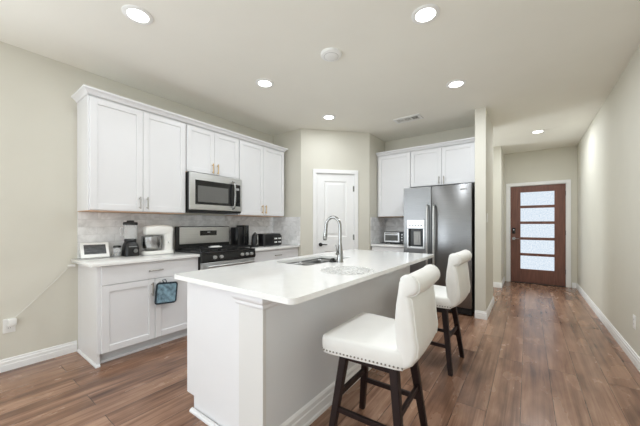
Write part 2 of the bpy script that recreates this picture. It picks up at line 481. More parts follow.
box(bm, DX0, PX0, dy0, dy1, DZ0, DZ1, 0.002); box(bm, PX1, DX1, dy0, dy1, DZ0, DZ1, 0.002)
box(bm, PX0, PX1, dy0, dy1, DZ0, PZ0, 0.002); box(bm, PX0, PX1, dy0, dy1, PZ1, DZ1, 0.002)
for k in range(4):
    z = PZ0 + ph * (k + 1) + PB * k
    box(bm, PX0, PX1, dy0, dy1, z, z + PB, 0.002)
door1 = struct('door_1', bm, M['door_wood'])
for k in range(5):
    z = PZ0 + (ph + PB) * k
    bm = BM(); box(bm, PX0 - 0.005, PX1 + 0.005, dy0 + 0.018, dy0 + 0.026, z - 0.005, z + ph + 0.005)
    obj('pane', bm, M['pane'], door1)
bm = BM(); box(bm, -0.275, -0.215, dy0 - 0.022, dy0, 1.035, 1.155, 0.008); cyl(bm, (-0.245, dy0 - 0.02, 1.07), (-0.245, dy0 - 0.035, 1.07), 0.018)
lk = obj('deadbolt', bm, M['blackmatte'], door1)
bm = BM(); cyl(bm, (-0.245, dy0 - 0.022, 1.115), (-0.245, dy0 - 0.026, 1.115), 0.012); obj('keypad_light', bm, M['chrome'], lk)
bm = BM(); cyl(bm, (-0.245, dy0, 0.93), (-0.245, dy0 - 0.012, 0.93), 0.03); cyl(bm, (-0.245, dy0 - 0.01, 0.93), (-0.245, dy0 - 0.05, 0.93), 0.011)
cyl(bm, (-0.25, dy0 - 0.045, 0.93), (-0.15, dy0 - 0.045, 0.93), 0.009); obj('lever_handle', bm, M['chrome'], door1, smooth=True)
for z in (0.25, 1.02, 1.8):
    bm = BM(); cyl(bm, (0.602, dy0 - 0.006, z), (0.602, dy0 - 0.006, z + 0.09), 0.007, seg=12); obj('hinge', bm, M['blackmatte'], door1)
bm = BM(); box(bm, DX0, DX1, YF - 0.02, YF + 0.1, 0, 0.011, 0.003); struct('trim_2', bm, M['darksteel'])

# pantry door in the diagonal wall
def diag(bm): bmesh.ops.transform(bm, matrix=DM, verts=bm.verts[:]); return bm
bm = BM(); casing(bm, 0.25, 0.886, 2.06, 0.06, 0, 0.018)
box(bm, 0.225, 0.256, 0, 0.1, 0, 2.075); box(bm, 0.88, 0.911, 0, 0.1, 0, 2.075); box(bm, 0.225, 0.911, 0, 0.1, 2.052, 2.075)
struct('trim_3', diag(bm), M['trim'])
bm = BM(); y0, y1 = 0.012, 0.045
X0, X1 = 0.258, 0.878; a0, a1 = 0.378, 0.758
def panel_rec(bm, x0, x1, z0, z1):
    P_ = [(0.0, y0), (0.014, y0 + 0.011), (0.034, y0 + 0.011), (0.056, y0 + 0.004)]
    rings = []
    for (o, yy) in P_:
        rings.append([bm.verts.new(c) for c in ((x0 + o, yy, z0 + o), (x1 - o, yy, z0 + o), (x1 - o, yy, z1 - o), (x0 + o, yy, z1 - o))])
    for i in range(len(rings) - 1):
        for k in range(4):
            j = (k + 1) % 4
            bm.faces.new((rings[i][k], rings[i][j], rings[i + 1][j], rings[i + 1][k]))
    bm.faces.new(rings[-1])
for (x0, x1, z0, z1) in ((X0, a0, 0.012, 2.048), (a1, X1, 0.012, 2.048), (a0, a1, 0.012, 0.22), (a0, a1, 0.80, 1.03), (a0, a1, 1.935, 2.048)):
    box(bm, x0, x1, y0, y1, z0, z1)
panel_rec(bm, a0, a1, 0.22, 0.80); panel_rec(bm, a0, a1, 1.03, 1.935)
box(bm, a0, a1, y0 + 0.02, y1, 0.2, 1.95)
door2 = struct('door_2', diag(bm), M['trim'])
bm = BM(); cyl(bm, (0.318, y0, 0.905), (0.318, y0 - 0.01, 0.905), 0.03); cyl(bm, (0.318, y0, 0.905), (0.318, y0 - 0.05, 0.905), 0.01)
tube(bm, [(0.312, y0 - 0.045, 0.905), (0.36, y0 - 0.047, 0.908), (0.42, y0 - 0.04, 0.905)], [0.011, 0.009, 0.007])
obj('door_handle', diag(bm), M['darksteel'], door2, smooth=True)
for z in (0.2, 1.02, 1.82):
    bm = BM(); cyl(bm, (0.88, y0 - 0.006, z - 0.045), (0.88, y0 - 0.006, z + 0.045), 0.008, seg=12); box(bm, 0.862, 0.88, y0 - 0.003, y0, z - 0.045, z + 0.045)
    obj('hinge', diag(bm), M['chrome'], door2)

# ------------------------------------------------------------------ cabinets
def shaker(bm, fr, a0, a1, z0, z1, rail=0.057, t=0.02):
    """fr(a, c, z) -> world; a along the front, c outwards"""
    def bx(p0, p1, q0, q1, c0, c1, bev):
        vs = box(bm, 0, 1, 0, 1, 0, 1)
        for v in vs:
            v.co = Vector(fr(p0 + (p1 - p0) * v.co.x, c0 + (c1 - c0) * v.co.y, q0 + (q1 - q0) * v.co.z))
    def seg(p0, p1, q0, q1):
        # rail with a small chamfer towards the viewer
        b = 0.002
        vs = []
        for (ins, c) in ((0, 0.0), (0, t - b), (b, t)):
            vs.append([bm.verts.new(fr(*p)) for p in ((p0 + ins, c, q0 + ins), (p1 - ins, c, q0 + ins), (p1 - ins, c, q1 - ins), (p0 + ins, c, q1 - ins))])
        for i in range(2):
            for k in range(4):
                j = (k + 1) % 4
                bm.faces.new((vs[i][k], vs[i][j], vs[i + 1][j], vs[i + 1][k]))
        bm.faces.new(vs[2]); bm.faces.new(list(reversed(vs[0])))
    if z1 - z0 < 0.2:          # slab drawer front
        seg(a0, a1, z0, z1); return
    seg(a0, a0 + rail, z0, z1); seg(a1 - rail, a1, z0, z1)
    seg(a0 + rail, a1 - rail, z0, z0 + rail); seg(a0 + rail, a1 - rail, z1 - rail, z1)
    bx(a0 + rail - 0.002, a1 - rail + 0.002, z0 + rail - 0.002, z1 - rail + 0.002, 0.0, t - 0.011, 0)

def pull(bm, fr, a, z, length, vertical=True, c0=0.02, r=0.0066):
    h = length / 2
    if vertical:
        cyl(bm, fr(a, c0 + 0.028, z - h), fr(a, c0 + 0.028, z + h), r, seg=12)
        for s in (-1, 1): cyl(bm, fr(a, c0, z + s * h * 0.72), fr(a, c0 + 0.028, z + s * h * 0.72), r * 0.85, seg=10)
    else:
        cyl(bm, fr(a - h, c0 + 0.028, z), fr(a + h, c0 + 0.028, z), r, seg=12)
        for s in (-1, 1): cyl(bm, fr(a + s * h * 0.72, c0, z), fr(a + s * h * 0.72, c0 + 0.028, z), r * 0.85, seg=10)

def front_x(xf): return lambda a, c, z: (xf + c, a, z)       # faces +X, a = y
def front_y(yf): return lambda a, c, z: (a, yf - c, z)       # faces -Y, a = x

def add_door(parent, fr, a0, a1, z0, z1, ha=None, hz=None, hlen=0.13, hm='nickel', vertical=True, name='door', rail=0.057):
    bm = BM(); shaker(bm, fr, a0, a1, z0, z1, rail)
    d = obj(name, bm, M['white'], parent)
    if ha is not None:
        bm = BM(); pull(bm, fr, ha, hz, hlen, vertical)
        obj('handle', bm, M[hm], d, smooth=True)
    return d

CT = 0.90       # counter top height
# --- upper cabinets on the left wall
UF, UT = -3.22, 2.42
GU = 'white upper cabinets on the left wall'
def upper(label, y0, y1, z0, hm, hz, name='upper_cabinet'):
    t = thing(name, label, 'cabinet', (XL + 0.001, (y0 + y1) / 2, z0), 0, GU)
    bm = BM(); box(bm, XL + 0.001, UF, y0, y1, z0 + 0.006, UT, 0.0015); obj('carcass', bm, M['white'], t)
    bm = BM(); box(bm, XL + 0.006, UF + 0.0005, y0 + 0.004, y1 - 0.004, z0, z0 + 0.006); obj('underside', bm, M['birch'], t)
    fr = front_x(UF + 0.001); m = (y0 + y1) / 2
    for (a0, a1, ha) in ((y0 + 0.012, m - 0.002, m - 0.035), (m + 0.002, y1 - 0.004, m + 0.035)):
        add_door(t, fr, a0, a1, z0 + 0.012, UT - 0.022, ha, hz, 0.125, hm)
    return t
upper('tall white two-door wall cabinet left of the microwave', 0.82, 1.724, 1.355, 'nickel', 1.45)
upper('short white two-door wall cabinet above the microwave', 1.727, 2.473, 1.845, 'brass', 1.93)
upper('tall white two-door wall cabinet right of the microwave', 2.476, 3.37, 1.355, 'brass', 1.455)
CROWN = [(0, 2.412), (0.006, 2.412), (0.010, 2.422), (0.024, 2.438), (0.042, 2.450), (0.044, 2.453), (0.044, 2.465), (0, 2.465)]
bm = BM(); sweep(bm, [(XL + 0.001, 0.819), (UF + 0.0005, 0.819), (UF + 0.0005, 3.371), (XL + 0.001, 3.371)][::-1] if False else [(XL + 0.001, 0.8195), (UF + 0.022, 0.8195), (UF + 0.022, 3.3705), (XL + 0.001, 3.3705)], CROWN)
tag(obj('crown_moulding', bm, M['white']), 'white crown moulding along the top of the left wall cabinets', 'moulding')

# --- lower cabinets on the left wall
BF = -2.985     # carcass front
GB = 'white base cabinets on the left wall'
def base(label, y0, y1, end_near=False):
    t = thing('base_cabinet', label, 'cabinet', (XL + 0.001, (y0 + y1) / 2, 0), 0, GB)
    bm = BM(); box(bm, XL + 0.001, BF, y0, y1, 0.105, CT - 0.031, 0.0015); 
    obj('carcass', bm, M['white'], t)
    bm = BM(); box(bm, XL + 0.001, BF - 0.07 if not end_near else BF - 0.07, y0 + 0.0005, y1 - 0.0005, 0.0, 0.105); obj('toe_kick', bm, M['kick'], t)
    if end_near:
        bm = BM(); box(bm, XL + 0.001, BF - 0.005, y0 - 0.006, y0 + 0.014, 0, CT - 0.031, 0.001); obj('end_panel', bm, M['white'], t)
        bm = BM(); sweep(bm, [(XL + 0.02, y0 - 0.006), (BF - 0.004, y0 - 0.006), (BF - 0.004, y0 + 0.014)], [(0, 0), (0.014, 0), (0.014, 0.012), (0.006, 0.02), (0, 0.022)])
        box(bm, BF - 0.07, BF - 0.056, y0 + 0.014, y1 - 0.001, 0, 0.02, 0.003)
        obj('shoe_moulding', bm, M['white'], t)
    fr = front_x(BF + 0.001); m = (y0 + y1) / 2
    s0 = y0 + 0.02 if end_near else y0 + 0.004
    add_door(t, fr, s0, y1 - 0.004, 0.70, CT - 0.036, m, 0.782, 0.13, 'nickel', False, 'drawer')
    for (a0, a1, ha) in ((s0, m - 0.002, m - 0.032), (m + 0.002, y1 - 0.004, m + 0.032)):
        add_door(t, fr, a0, a1, 0.11, 0.694, ha, 0.60, 0.13, 'nickel')
    return t
base('white base cabinet with drawer and doors, left end of the wall', 0.832, 1.742, True)
base('white base cabinet with drawer, in the corner past the range', 2.508, YS - 0.004)

def counter(label, x0, x1, y0, y1, z1=CT, th=0.03):
    bm = BM(); box(bm, x0, x1, y0, y1, z1 - th, z1, 0.004)
    return tag(obj('countertop', bm, M['quartz'], smooth=True), label, 'countertop')
counter('white quartz countertop under the blender and stand mixer', XL + 0.012, -2.93, 0.77, 1.743)
counter('white quartz countertop under the toaster in the corner', XL + 0.012, -2.93, 2.507, YS - 0.012)

# backsplash
bm = BM(); box(bm, XL + 0.0005, XL + 0.01, 0.822, YS - 0.0005, CT + 0.0005, 1.352)
tag(obj('backsplash', bm, M['tile']), 'grey marble subway tile backsplash behind the stand mixer and range', 'backsplash')
bm = BM(); box(bm, XL + 0.0105, -2.925, YS - 0.01, YS, CT + 0.0005, 1.352)
tag(obj('backsplash', bm, M['tile']), 'short return of marble tile on the stub wall beside the toaster', 'backsplash')
bm = BM(); box(bm, B.x, B.x + 0.01, 4.33, YB, CT + 0.0005, 1.352); box(bm, B.x + 0.01, -1.53, YB - 0.01, YB, CT + 0.0005, 1.352)
tag(obj('backsplash', bm, M['tile']), 'grey tile backsplash in the nook beside the refrigerator', 'backsplash')

# --- cabinets around the refrigerator
RF = 4.57
t = thing('upper_cabinet', 'white single-door wall cabinet above the toaster oven', 'cabinet', (-1.83, YB - 0.001, 1.36))
bm = BM(); box(bm, B.x + 0.04, -1.533, RF, YB - 0.001, 1.366, UT, 0.0015); obj('carcass', bm, M['white'], t)
bm = BM(); box(bm, B.x + 0.045, -1.538, RF + 0.004, YB - 0.006, 1.36, 1.366); obj('underside', bm, M['birch'], t)
bm = BM(); box(bm, B.x + 0.011, B.x + 0.04, RF + 0.01, YB - 0.001, 1.362, UT); obj('filler_strip', bm, M['white'], t)
add_door(t, front_y(RF - 0.001), B.x + 0.045, -1.537, 1.366, UT - 0.022)
t = thing('upper_cabinet', 'white two-door wall cabinet above the refrigerator', 'cabinet', (-1.05, YB - 0.001, 1.83))
bm = BM(); box(bm, -1.53, -0.5665, RF, YB - 0.001, 1.83, UT, 0.0015); obj('carcass', bm, M['white'], t)
for (a0, a1, ha) in ((-1.526, -1.058, -1.09), (-1.054, -0.61, -1.022)):
    add_door(t, front_y(RF - 0.001), a0, a1, 1.834, UT - 0.022, ha, 1.905, 0.11, 'nickel')
bm = BM(); sweep(bm, [(B.x + 0.012, RF - 0.021), (-0.5665, RF - 0.021)], CROWN)
tag(obj('crown_moulding', bm, M['white']), 'white crown moulding above the refrigerator cabinets', 'moulding')
t = thing('base_cabinet', 'white base cabinet in the nook beside the refrigerator', 'cabinet', (-1.83, YB - 0.001, 0))
bm = BM(); box(bm, B.x + 0.012, -1.535, 4.36, YB - 0.012, 0.105, CT - 0.031); obj('carcass', bm, M['white'], t)
bm = BM(); box(bm, B.x + 0.012, -1.535, 4.43, YB - 0.012, 0, 0.105); obj('toe_kick', bm, M['kick'], t)
add_door(t, front_y(4.359), B.x + 0.02, -1.54, 0.70, CT - 0.036, -1.83, 0.782, 0.13, 'nickel', False, 'drawer')
add_door(t, front_y(4.359), B.x + 0.02, -1.54, 0.11, 0.694, -1.58, 0.6, 0.13, 'nickel')
counter('white quartz countertop under the toaster oven', B.x + 0.012, -1.532, 4.315, YB - 0.011)

# ------------------------------------------------------------------ refrigerator
t = thing('refrigerator', 'stainless side-by-side refrigerator with ice and water dispenser', 'refrigerator', (-1.06, 4.55, 0))
FX0, FX1, FS = -1.515, -0.598, -1.115
bm = BM(); box(bm, FX0 + 0.003, FX1 - 0.003, 4.285, 4.9, 0.03, 1.765, 0.004)
for x in (FX0 + 0.08, FX1 - 0.08):
    for y in (4.33, 4.84): cyl(bm, (x, y, 0), (x, y, 0.035), 0.02, seg=12)
obj('body', bm, M['darksteel'], t)
bm = BM(); box(bm, FX0 + 0.01, FX1 - 0.01, 4.225, 4.284, 0.02, 0.1, 0.004)
for k in range(6): box(bm, FX0 + 0.05, FX1 - 0.05, 4.221, 4.226, 0.03 + k * 0.011, 0.035 + k * 0.011)
obj('grille', bm, M['blackmatte'], t)
DPX0, DPX1, DPZ0, DPZ1 = -1.463, -1.208, 0.875, 1.30
bm = BM()   # freezer door built around the dispenser opening
fy0, fy1 = 4.2, 4.28
box(bm, FX0, DPX0, fy0, fy1, 0.11, 1.775); box(bm, DPX1, FS - 0.003, fy0, fy1, 0.11, 1.775)
box(bm, DPX0, DPX1, fy0, fy1, 0.11, DPZ0); box(bm, DPX0, DPX1, fy0, fy1, DPZ1, 1.775); box(bm, DPX0, DPX1, fy1 - 0.01, fy1, DPZ0, DPZ1)
bmesh.ops.remove_doubles(bm, verts=bm.verts[:], dist=0.0001)
fd = obj('freezer_door', bm, M['fridge'], t)
bm = BM(); box(bm, DPX0 + 0.001, DPX1 - 0.001, fy0 - 0.004, fy0 + 0.05, 1.17, DPZ1 - 0.001, 0.004)
dp = obj('dispenser_panel', bm, M['steel'], fd)
bm = BM()
for k in range(5): box(bm, DPX0 + 0.03 + k * 0.042, DPX0 + 0.055 + k * 0.042, fy0 - 0.0055, fy0 - 0.003, 1.21, 1.225)
obj('button', bm, M['darksteel'], dp)
bm = BM()
box(bm, DPX0 + 0.001, DPX0 + 0.02, fy0 - 0.004, fy0 + 0.06, DPZ0 + 0.001, 1.169, 0.003); box(bm, DPX1 - 0.02, DPX1 - 0.001, fy0 - 0.004, fy0 + 0.06, DPZ0 + 0.001, 1.169, 0.003)
box(bm, DPX0 + 0.02, DPX1 - 0.02, fy0 - 0.012, fy0 + 0.06, DPZ0 + 0.001, DPZ0 + 0.03, 0.003)
obj('dispenser_frame', bm, M['steel'], fd)
bm = BM(); box(bm, DPX0 + 0.02, DPX1 - 0.02, fy0 + 0.055, fy0 + 0.066, DPZ0 + 0.03, 1.17); obj('dispenser_recess', bm, M['black'], fd)
bm = BM(); box(bm, -1.375, -1.275, fy0 + 0.03, fy0 + 0.054, 0.93, 1.13, 0.006); box(bm, -1.35, -1.30, fy0 + 0.02, fy0 + 0.03, 0.96, 1.08, 0.004); obj('dispenser_paddle', bm, M['grey'], fd)
bm = BM(); box(bm, FS + 0.003, FX1, fy0, fy1, 0.11, 1.775, 0.006); rd = obj('refrigerator_door', bm, M['fridge'], t, smooth=True)
for (x, d) in ((FS - 0.045, fd), (FS + 0.045, rd)):
    bm = BM(); tube(bm, [(x, fy0 - 0.005, 0.62), (x, fy0 - 0.05, 0.65), (x, fy0 - 0.062, 0.8), (x, fy0 - 0.066, 1.06), (x, fy0 - 0.062, 1.36), (x, fy0 - 0.05, 1.48), (x, fy0 - 0.005, 1.51)], 0.0145, 14)
    obj('handle', bm, M['steel'], d, smooth=True)
bm = BM(); box(bm, -0.735, -0.655, fy0 - 0.0035, fy0 - 0.0005, 1.700, 1.716, 0.0015); obj('badge', bm, M['chrome'], rd)

# ------------------------------------------------------------------ microwave
t = thing('microwave', 'stainless over-the-range microwave with black glass window', 'microwave', (XL + 0.01, 2.1, 1.385))
MF, my0, my1, mz0, mz1 = -3.13, 1.73, 2.47, 1.385, 1.842
bm = BM(); box(bm, XL + 0.012, MF - 0.02, my0, my1, mz0, mz1, 0.003); obj('body', bm, M['darksteel'], t)
bm = BM(); box(bm, MF - 0.02, MF, my0 + 0.001, my1 - 0.001, mz0 + 0.02, mz1 - 0.002, 0.004); d = obj('door', bm, M['steel'], t)
bm = BM(); box(bm, MF - 0.002, MF + 0.003, my0 + 0.07, my1 - 0.03, mz0 + 0.085, mz1 - 0.085, 0.002); p = obj('black_glass', bm, M['glassblack'], d)
bm = BM(); box(bm, MF + 0.002, MF + 0.0045, my0 + 0.10, my1 - 0.22, mz0 + 0.115, mz1 - 0.15, 0.001); obj('window', bm, M['mwglass'], p)
bm = BM(); box(bm, MF + 0.002, MF + 0.0045, my1 - 0.1, my1 - 0.05, mz1 - 0.16, mz1 - 0.13, 0.001); obj('clock_display', bm, M['grey'], p)
bm = BM(); hy = my1 - 0.15
tube(bm, [(MF, hy, mz0 + 0.05), (MF + 0.035, hy, mz0 + 0.065), (MF + 0.05, hy, mz0 + 0.14), (MF + 0.055, hy, (mz0 + mz1) / 2), (MF + 0.05, hy, mz1 - 0.14), (MF + 0.035, hy, mz1 - 0.065), (MF, hy, mz1 - 0.05)], 0.013, 14)
obj('handle', bm, M['chrome'], d, smooth=True)
bm = BM(); box(bm, XL + 0.05, MF - 0.01, my0 + 0.02, my1 - 0.02, mz0 - 0.006, mz0, 0.002); obj('vent_grille', bm, M['blackmatte'], t)

# ------------------------------------------------------------------ range
t = thing('range', 'stainless gas range with black cooktop between the counters', 'range', (-3.2, 2.125, 0))
ry0, ry1, RFX = 1.748, 2.502, -2.90
bm = BM(); box(bm, XL + 0.03, RFX - 0.05, ry0, ry1, 0.05, 0.895, 0.003); 
for x in (XL + 0.08, RFX - 0.1):
    for y in (ry0 + 0.06, ry1 - 0.06): cyl(bm, (x, y, 0), (x, y, 0.05), 0.02, seg=12)
obj('body', bm, M['darksteel'], t)
bm = BM(); box(bm, XL + 0.05, RFX, ry0 - 0.001, ry1 + 0.001, 0.896, 0.918, 0.005); obj('cooktop', bm, M['black'], t)
bm = BM(); prism(bm, [(RFX - 0.05, 0.80), (RFX - 0.005, 0.80), (RFX + 0.008, 0.83), (RFX - 0.003, 0.896), (RFX - 0.05, 0.896)], 'y', ry0, ry1); cp = obj('control_panel', bm, M['black'], t)
for y in (1.90, 1.985, 2.285, 2.36, 2.43):
    bm = BM(); cyl(bm, (RFX + 0.0, y, 0.852), (RFX + 0.028, y, 0.856), 0.021, 0.018, 20); box(bm, RFX + 0.026, RFX + 0.034, y - 0.004, y + 0.004, 0.84, 0.872, 0.001)
    obj('knob', bm, M['grey'], cp, smooth=True)
bm = BM(); box(bm, RFX - 0.049, RFX - 0.008, ry0 + 0.004, ry1 - 0.004, 0.21, 0.795, 0.004); od = obj('oven_door', bm, M['steel'], t)
bm = BM(); box(bm, RFX - 0.01, RFX - 0.005, ry0 + 0.1, ry1 - 0.1, 0.33, 0.64, 0.002); obj('oven_window', bm, M['glassblack'], od)
bm = BM(); cyl(bm, (RFX + 0.035, ry0 + 0.05, 0.755), (RFX + 0.035, ry1 - 0.05, 0.755), 0.013, seg=16)
for y in (ry0 + 0.08, ry1 - 0.08): cyl(bm, (RFX - 0.01, y, 0.755), (RFX + 0.035, y, 0.755), 0.01, seg=12)
obj('handle', bm, M['steel'], od, smooth=True)
bm = BM(); box(bm, RFX - 0.049, RFX - 0.008, ry0 + 0.004, ry1 - 0.004, 0.06, 0.2, 0.004); obj('drawer', bm, M['steel'], t)
bm = BM(); box(bm, XL + 0.03, -3.45, ry0, ry1, 0.9, 1.205, 0.006); bg = obj('backguard', bm, M['darksteel'], t)
bm = BM(); box(bm, -3.452, -3.444, ry0 + 0.03, ry1 - 0.012, 0.985, 1.198, 0.003); obj('backguard_face', bm, M['steel'], bg)
bm = BM(); box(bm, -3.446, -3.441, 2.045, 2.29, 1.085, 1.15, 0.002); dsp = obj('display', bm, M['glassblack'], bg)
bm = BM(); box(bm, -3.442, -3.4395, 2.15, 2.19, 1.122, 1.136); obj('clock_digits', bm, M['grey'], dsp)
def grate(y0, y1):
    bm = BM(); x0, x1 = -3.42, -2.96; z = 0.948
    for (a, b) in (((x0, y0), (x1, y0)), ((x0, y1), (x1, y1)), ((x0, y0), (x0, y1)), ((x1, y0), (x1, y1)), ((x0, (y0 + y1) / 2), (x1, (y0 + y1) / 2)), (((x0 + x1) / 2, y0), ((x0 + x1) / 2, y1)), ((x0 * .75 + x1 * .25, y0), (x0 * .75 + x1 * .25, y1)), ((x0 * .25 + x1 * .75, y0), (x0 * .25 + x1 * .75, y1))):
        box(bm, min(a[0], b[0]) - 0.006, max(a[0], b[0]) + 0.006, min(a[1], b[1]) - 0.006, max(a[1], b[1]) + 0.006, z - 0.014, z)
    for x in (x0, x1):
        for y in (y0, y1): box(bm, x - 0.008, x + 0.008, y - 0.008, y + 0.008, 0.917, z - 0.01)
    obj('grate', bm, M['blackmatte'], t)
    for x in (x0 * .75 + x1 * .25, x0 * .25 + x1 * .75):
        bm = BM(); cyl(bm, (x, (y0 + y1) / 2, 0.917), (x, (y0 + y1) / 2, 0.93), 0.045, 0.038); obj('burner', bm, M['blackmatte'], t, smooth=True)
grate(1.775, 2.0); grate(2.015, 2.235); grate(2.25, 2.475)
bm = BM(); prism(bm, [(-0.075, -0.03), (0.02, -0.03), (0.075, -0.01), (0.075, 0.01), (0.02, 0.03), (-0.075, 0.03)], 'z', 0, 0.01)
prism(bm, [(-0.055, -0.02), (0.02, -0.02), (0.05, 0), (0.02, 0.02), (-0.055, 0.02)], 'z', 0.01, 0.018)
bmesh.ops.transform(bm, matrix=Matrix.Translation((-3.12, 2.06, 0.9485)) @ Matrix.Rotation(1.3, 4, 'Z'), verts=bm.verts[:])
tag(obj('spoon_rest', bm, M['whiteplastic']), 'small pale spoon rest lying on the range grates', 'spoon rest')

# ------------------------------------------------------------------ island
IX0, IX1, IY0, IY1 = -1.915, -0.838, 0.935, 3.3
bx0, bx1, by0, by1 = -1.878, -1.10, 1.0, 3.25
isl = thing('kitchen_island', 'long white kitchen island with greige back under the quartz top', 'kitchen island', (-1.48, 2.08, 0))
pw = -1.285     # where the white cabinet meets the painted knee wall
def island_body():
    bm = BM(); box(bm, bx0 + 0.02, pw, by0 + 0.03, by1 - 0.03, 0.105, CT - 0.031); 
    # open box where the sink hangs: keep the top low under the bowls
    return bm
bm = BM(); box(bm, bx0 + 0.02, pw - 0.001, by0 + 0.035, by1 - 0.02, 0.105, 0.66)
for (a, b) in ((by0 + 0.035, 1.70), (2.56, by1 - 0.02)): box(bm, bx0 + 0.02, pw - 0.001, a, b, 0.66, CT - 0.031)
box(bm, bx0 + 0.02, bx0 + 0.04, 1.70, 2.56, 0.66, CT - 0.031)
obj('carcass', bm, M['white'], isl)
bm = BM(); box(bm, bx0 + 0.09, pw - 0.001, by0 + 0.036, by1 - 0.02, 0, 0.105); obj('toe_kick', bm, M['kick'], isl)
bm = BM()       # near end panel with the toe notch
prism(bm, [(bx0 + 0.085, 0), (pw, 0), (pw, CT - 0.031), (bx0, CT - 0.031), (bx0, 0.09), (bx0 + 0.085, 0.09)], 'y', by0 + 0.022, by0 + 0.034)
obj('end_panel', bm, M['white'], isl)
bm = BM()
prism(bm, [(bx0 + 0.085, 0), (pw, 0), (pw, CT - 0.031), (bx0, CT - 0.031), (bx0, 0.09), (bx0 + 0.085, 0.09)], 'y', by1 - 0.019, by1)
obj('end_panel', bm, M['white'], isl)
bm = BM(); box(bm, pw, bx1, by0 + 0.02, by1, 0, CT - 0.031, 0.0015); obj('knee_wall', bm, M['island_wall'], isl)
bm = BM(); box(bm, pw - 0.005, bx1 + 0.004, by0 - 0.004, by0 + 0.0195, 0, CT - 0.0315, 0.002); post = obj('end_post', bm, M['post'], isl)
CAP = [(0, 0.792), (0.01, 0.794), (0.015, 0.804), (0.015, 0.818), (0.028, 0.832), (0.031, 0.842), (0.031, 0.8685), (0, 0.8685)]
bm = BM(); sweep(bm, [(pw - 0.005, by0 + 0.012), (pw - 0.005, by0 - 0.004), (bx1 + 0.004, by0 - 0.004), (bx1 + 0.004, by0 + 0.15)], CAP)
obj('capital', bm, M['white'], post)
BI = [(0, 0), (0.022, 0), (0.022, 0.02), (0.016, 0.028), (0.016, 0.075), (0.012, 0.082), (0.012, 0.108), (0.005, 0.12), (0, 0.125)]
bm = BM(); sweep(bm, [(bx1, by0 + 0.02), (bx1, by1)], BI)
obj('baseboard', bm, M['trim'], isl)
bm = BM(); sweep(bm, [(bx0 + 0.085, by0 + 0.012), (pw - 0.006, by0 + 0.012), (pw - 0.006, by0 - 0.004), (bx1 + 0.004, by0 - 0.004)], [(0, 0), (0.022, 0), (0.022, 0.01), (0.012, 0.018), (0, 0.02)]); obj('shoe_moulding', bm, M['white'], isl)
frm = lambda a, c, z: (bx0 + 0.019 - c, a, z)
yy = [by0 + 0.04, 1.45, 1.92, 2.39, by1 - 0.025]
for i in range(4):
    h = yy[i + 1] - 0.04 if i % 2 == 0 else yy[i] + 0.04
    add_door(isl, frm, yy[i] + 0.003, yy[i + 1] - 0.003, 0.11, CT - 0.036, h, 0.74, 0.13)

# island countertop with the sink cut out
SX0, SX1, SY0, SY1 = -1.80, -1.415, 1.76, 2.46
def rrect(x0, x1, y0, y1, r, n=6):
    pts = []
    for (cx, cy, s) in ((x1 - r, y0 + r, -90), (x1 - r, y1 - r, 0), (x0 + r, y1 - r, 90), (x0 + r, y0 + r, 180)):
        for k in range(n + 1):
            a = math.radians(s + 90 * k / n); pts.append((cx + r * math.cos(a), cy + r * math.sin(a)))
    return pts
bm = BM()
def loop(bm, pts, z):
    vs = [bm.verts.new((p[0], p[1], z)) for p in pts]
    return [bm.edges.new((vs[i], vs[(i + 1) % len(vs)])) for i in range(len(vs))]
es = loop(bm, rrect(IX0, IX1, IY0, IY1, 0.04), CT - 0.03) + loop(bm, rrect(SX0, SX1, SY0, SY1, 0.05), CT - 0.03)
bmesh.ops.triangle_fill(bm, edges=es, use_beauty=True)
g = bmesh.ops.extrude_face_region(bm, geom=bm.faces[:])
bmesh.ops.translate(bm, vec=(0, 0, 0.03), verts=[v for v in g['geom'] if isinstance(v, bmesh.types.BMVert)])
ic = obj('countertop', bm, M['quartz'], smooth=True, angle=40)
tag(ic, 'large white quartz island countertop with the sink cut into it', 'countertop')
bv = ic.modifiers.new('edge', 'BEVEL'); bv.width = 0.003; bv.segments = 2; bv.limit_method = 'ANGLE'; bv.angle_limit = math.radians(60)

# sink: two bowls hung under the cut-out
t = thing('sink', 'stainless double bowl undermount sink set into the island', 'sink', (-1.6, 2.11, CT - 0.03))
def bowl(y0, y1):
    bm = BM(); x0, x1 = SX0 - 0.004, SX1 + 0.004
    prof = [(0.0, CT - 0.032, 0.05), (0.004, CT - 0.06, 0.05), (0.012, 0.70, 0.05), (0.04, 0.682, 0.04)]
    rings = []
    for (o, z, r) in prof:
        rings.append([bm.verts.new((p[0], p[1], z)) for p in rrect(x0 + o, x1 - o, y0 + o, y1 - o, r, 5)])
    for i in range(len(rings) - 1):
        n = len(rings[i])
        for k in range(n):
            j = (k + 1) % n
            bm.faces.new((rings[i][k], rings[i][j], rings[i + 1][j], rings[i + 1][k]))
    bm.faces.new(rings[-1])
    o = obj('bowl', bm, M['sinksteel'], t, smooth=True)
    so = o.modifiers.new('wall', 'SOLIDIFY'); so.thickness = 0.002; so.offset = 1
    bm = BM(); cyl(bm, ((x0 + x1) / 2, (y0 + y1) / 2, 0.6825), ((x0 + x1) / 2, (y0 + y1) / 2, 0.686), 0.045); obj('drain', bm, M['chrome'], o)
ymid = 2.11
bowl(SY0 - 0.004, ymid - 0.008); bowl(ymid + 0.008, SY1 + 0.004)
bm = BM(); box(bm, SX0, SX1, ymid - 0.009, ymid + 0.009, CT - 0.06, CT - 0.034, 0.004); obj('divider', bm, M['steel'], t)

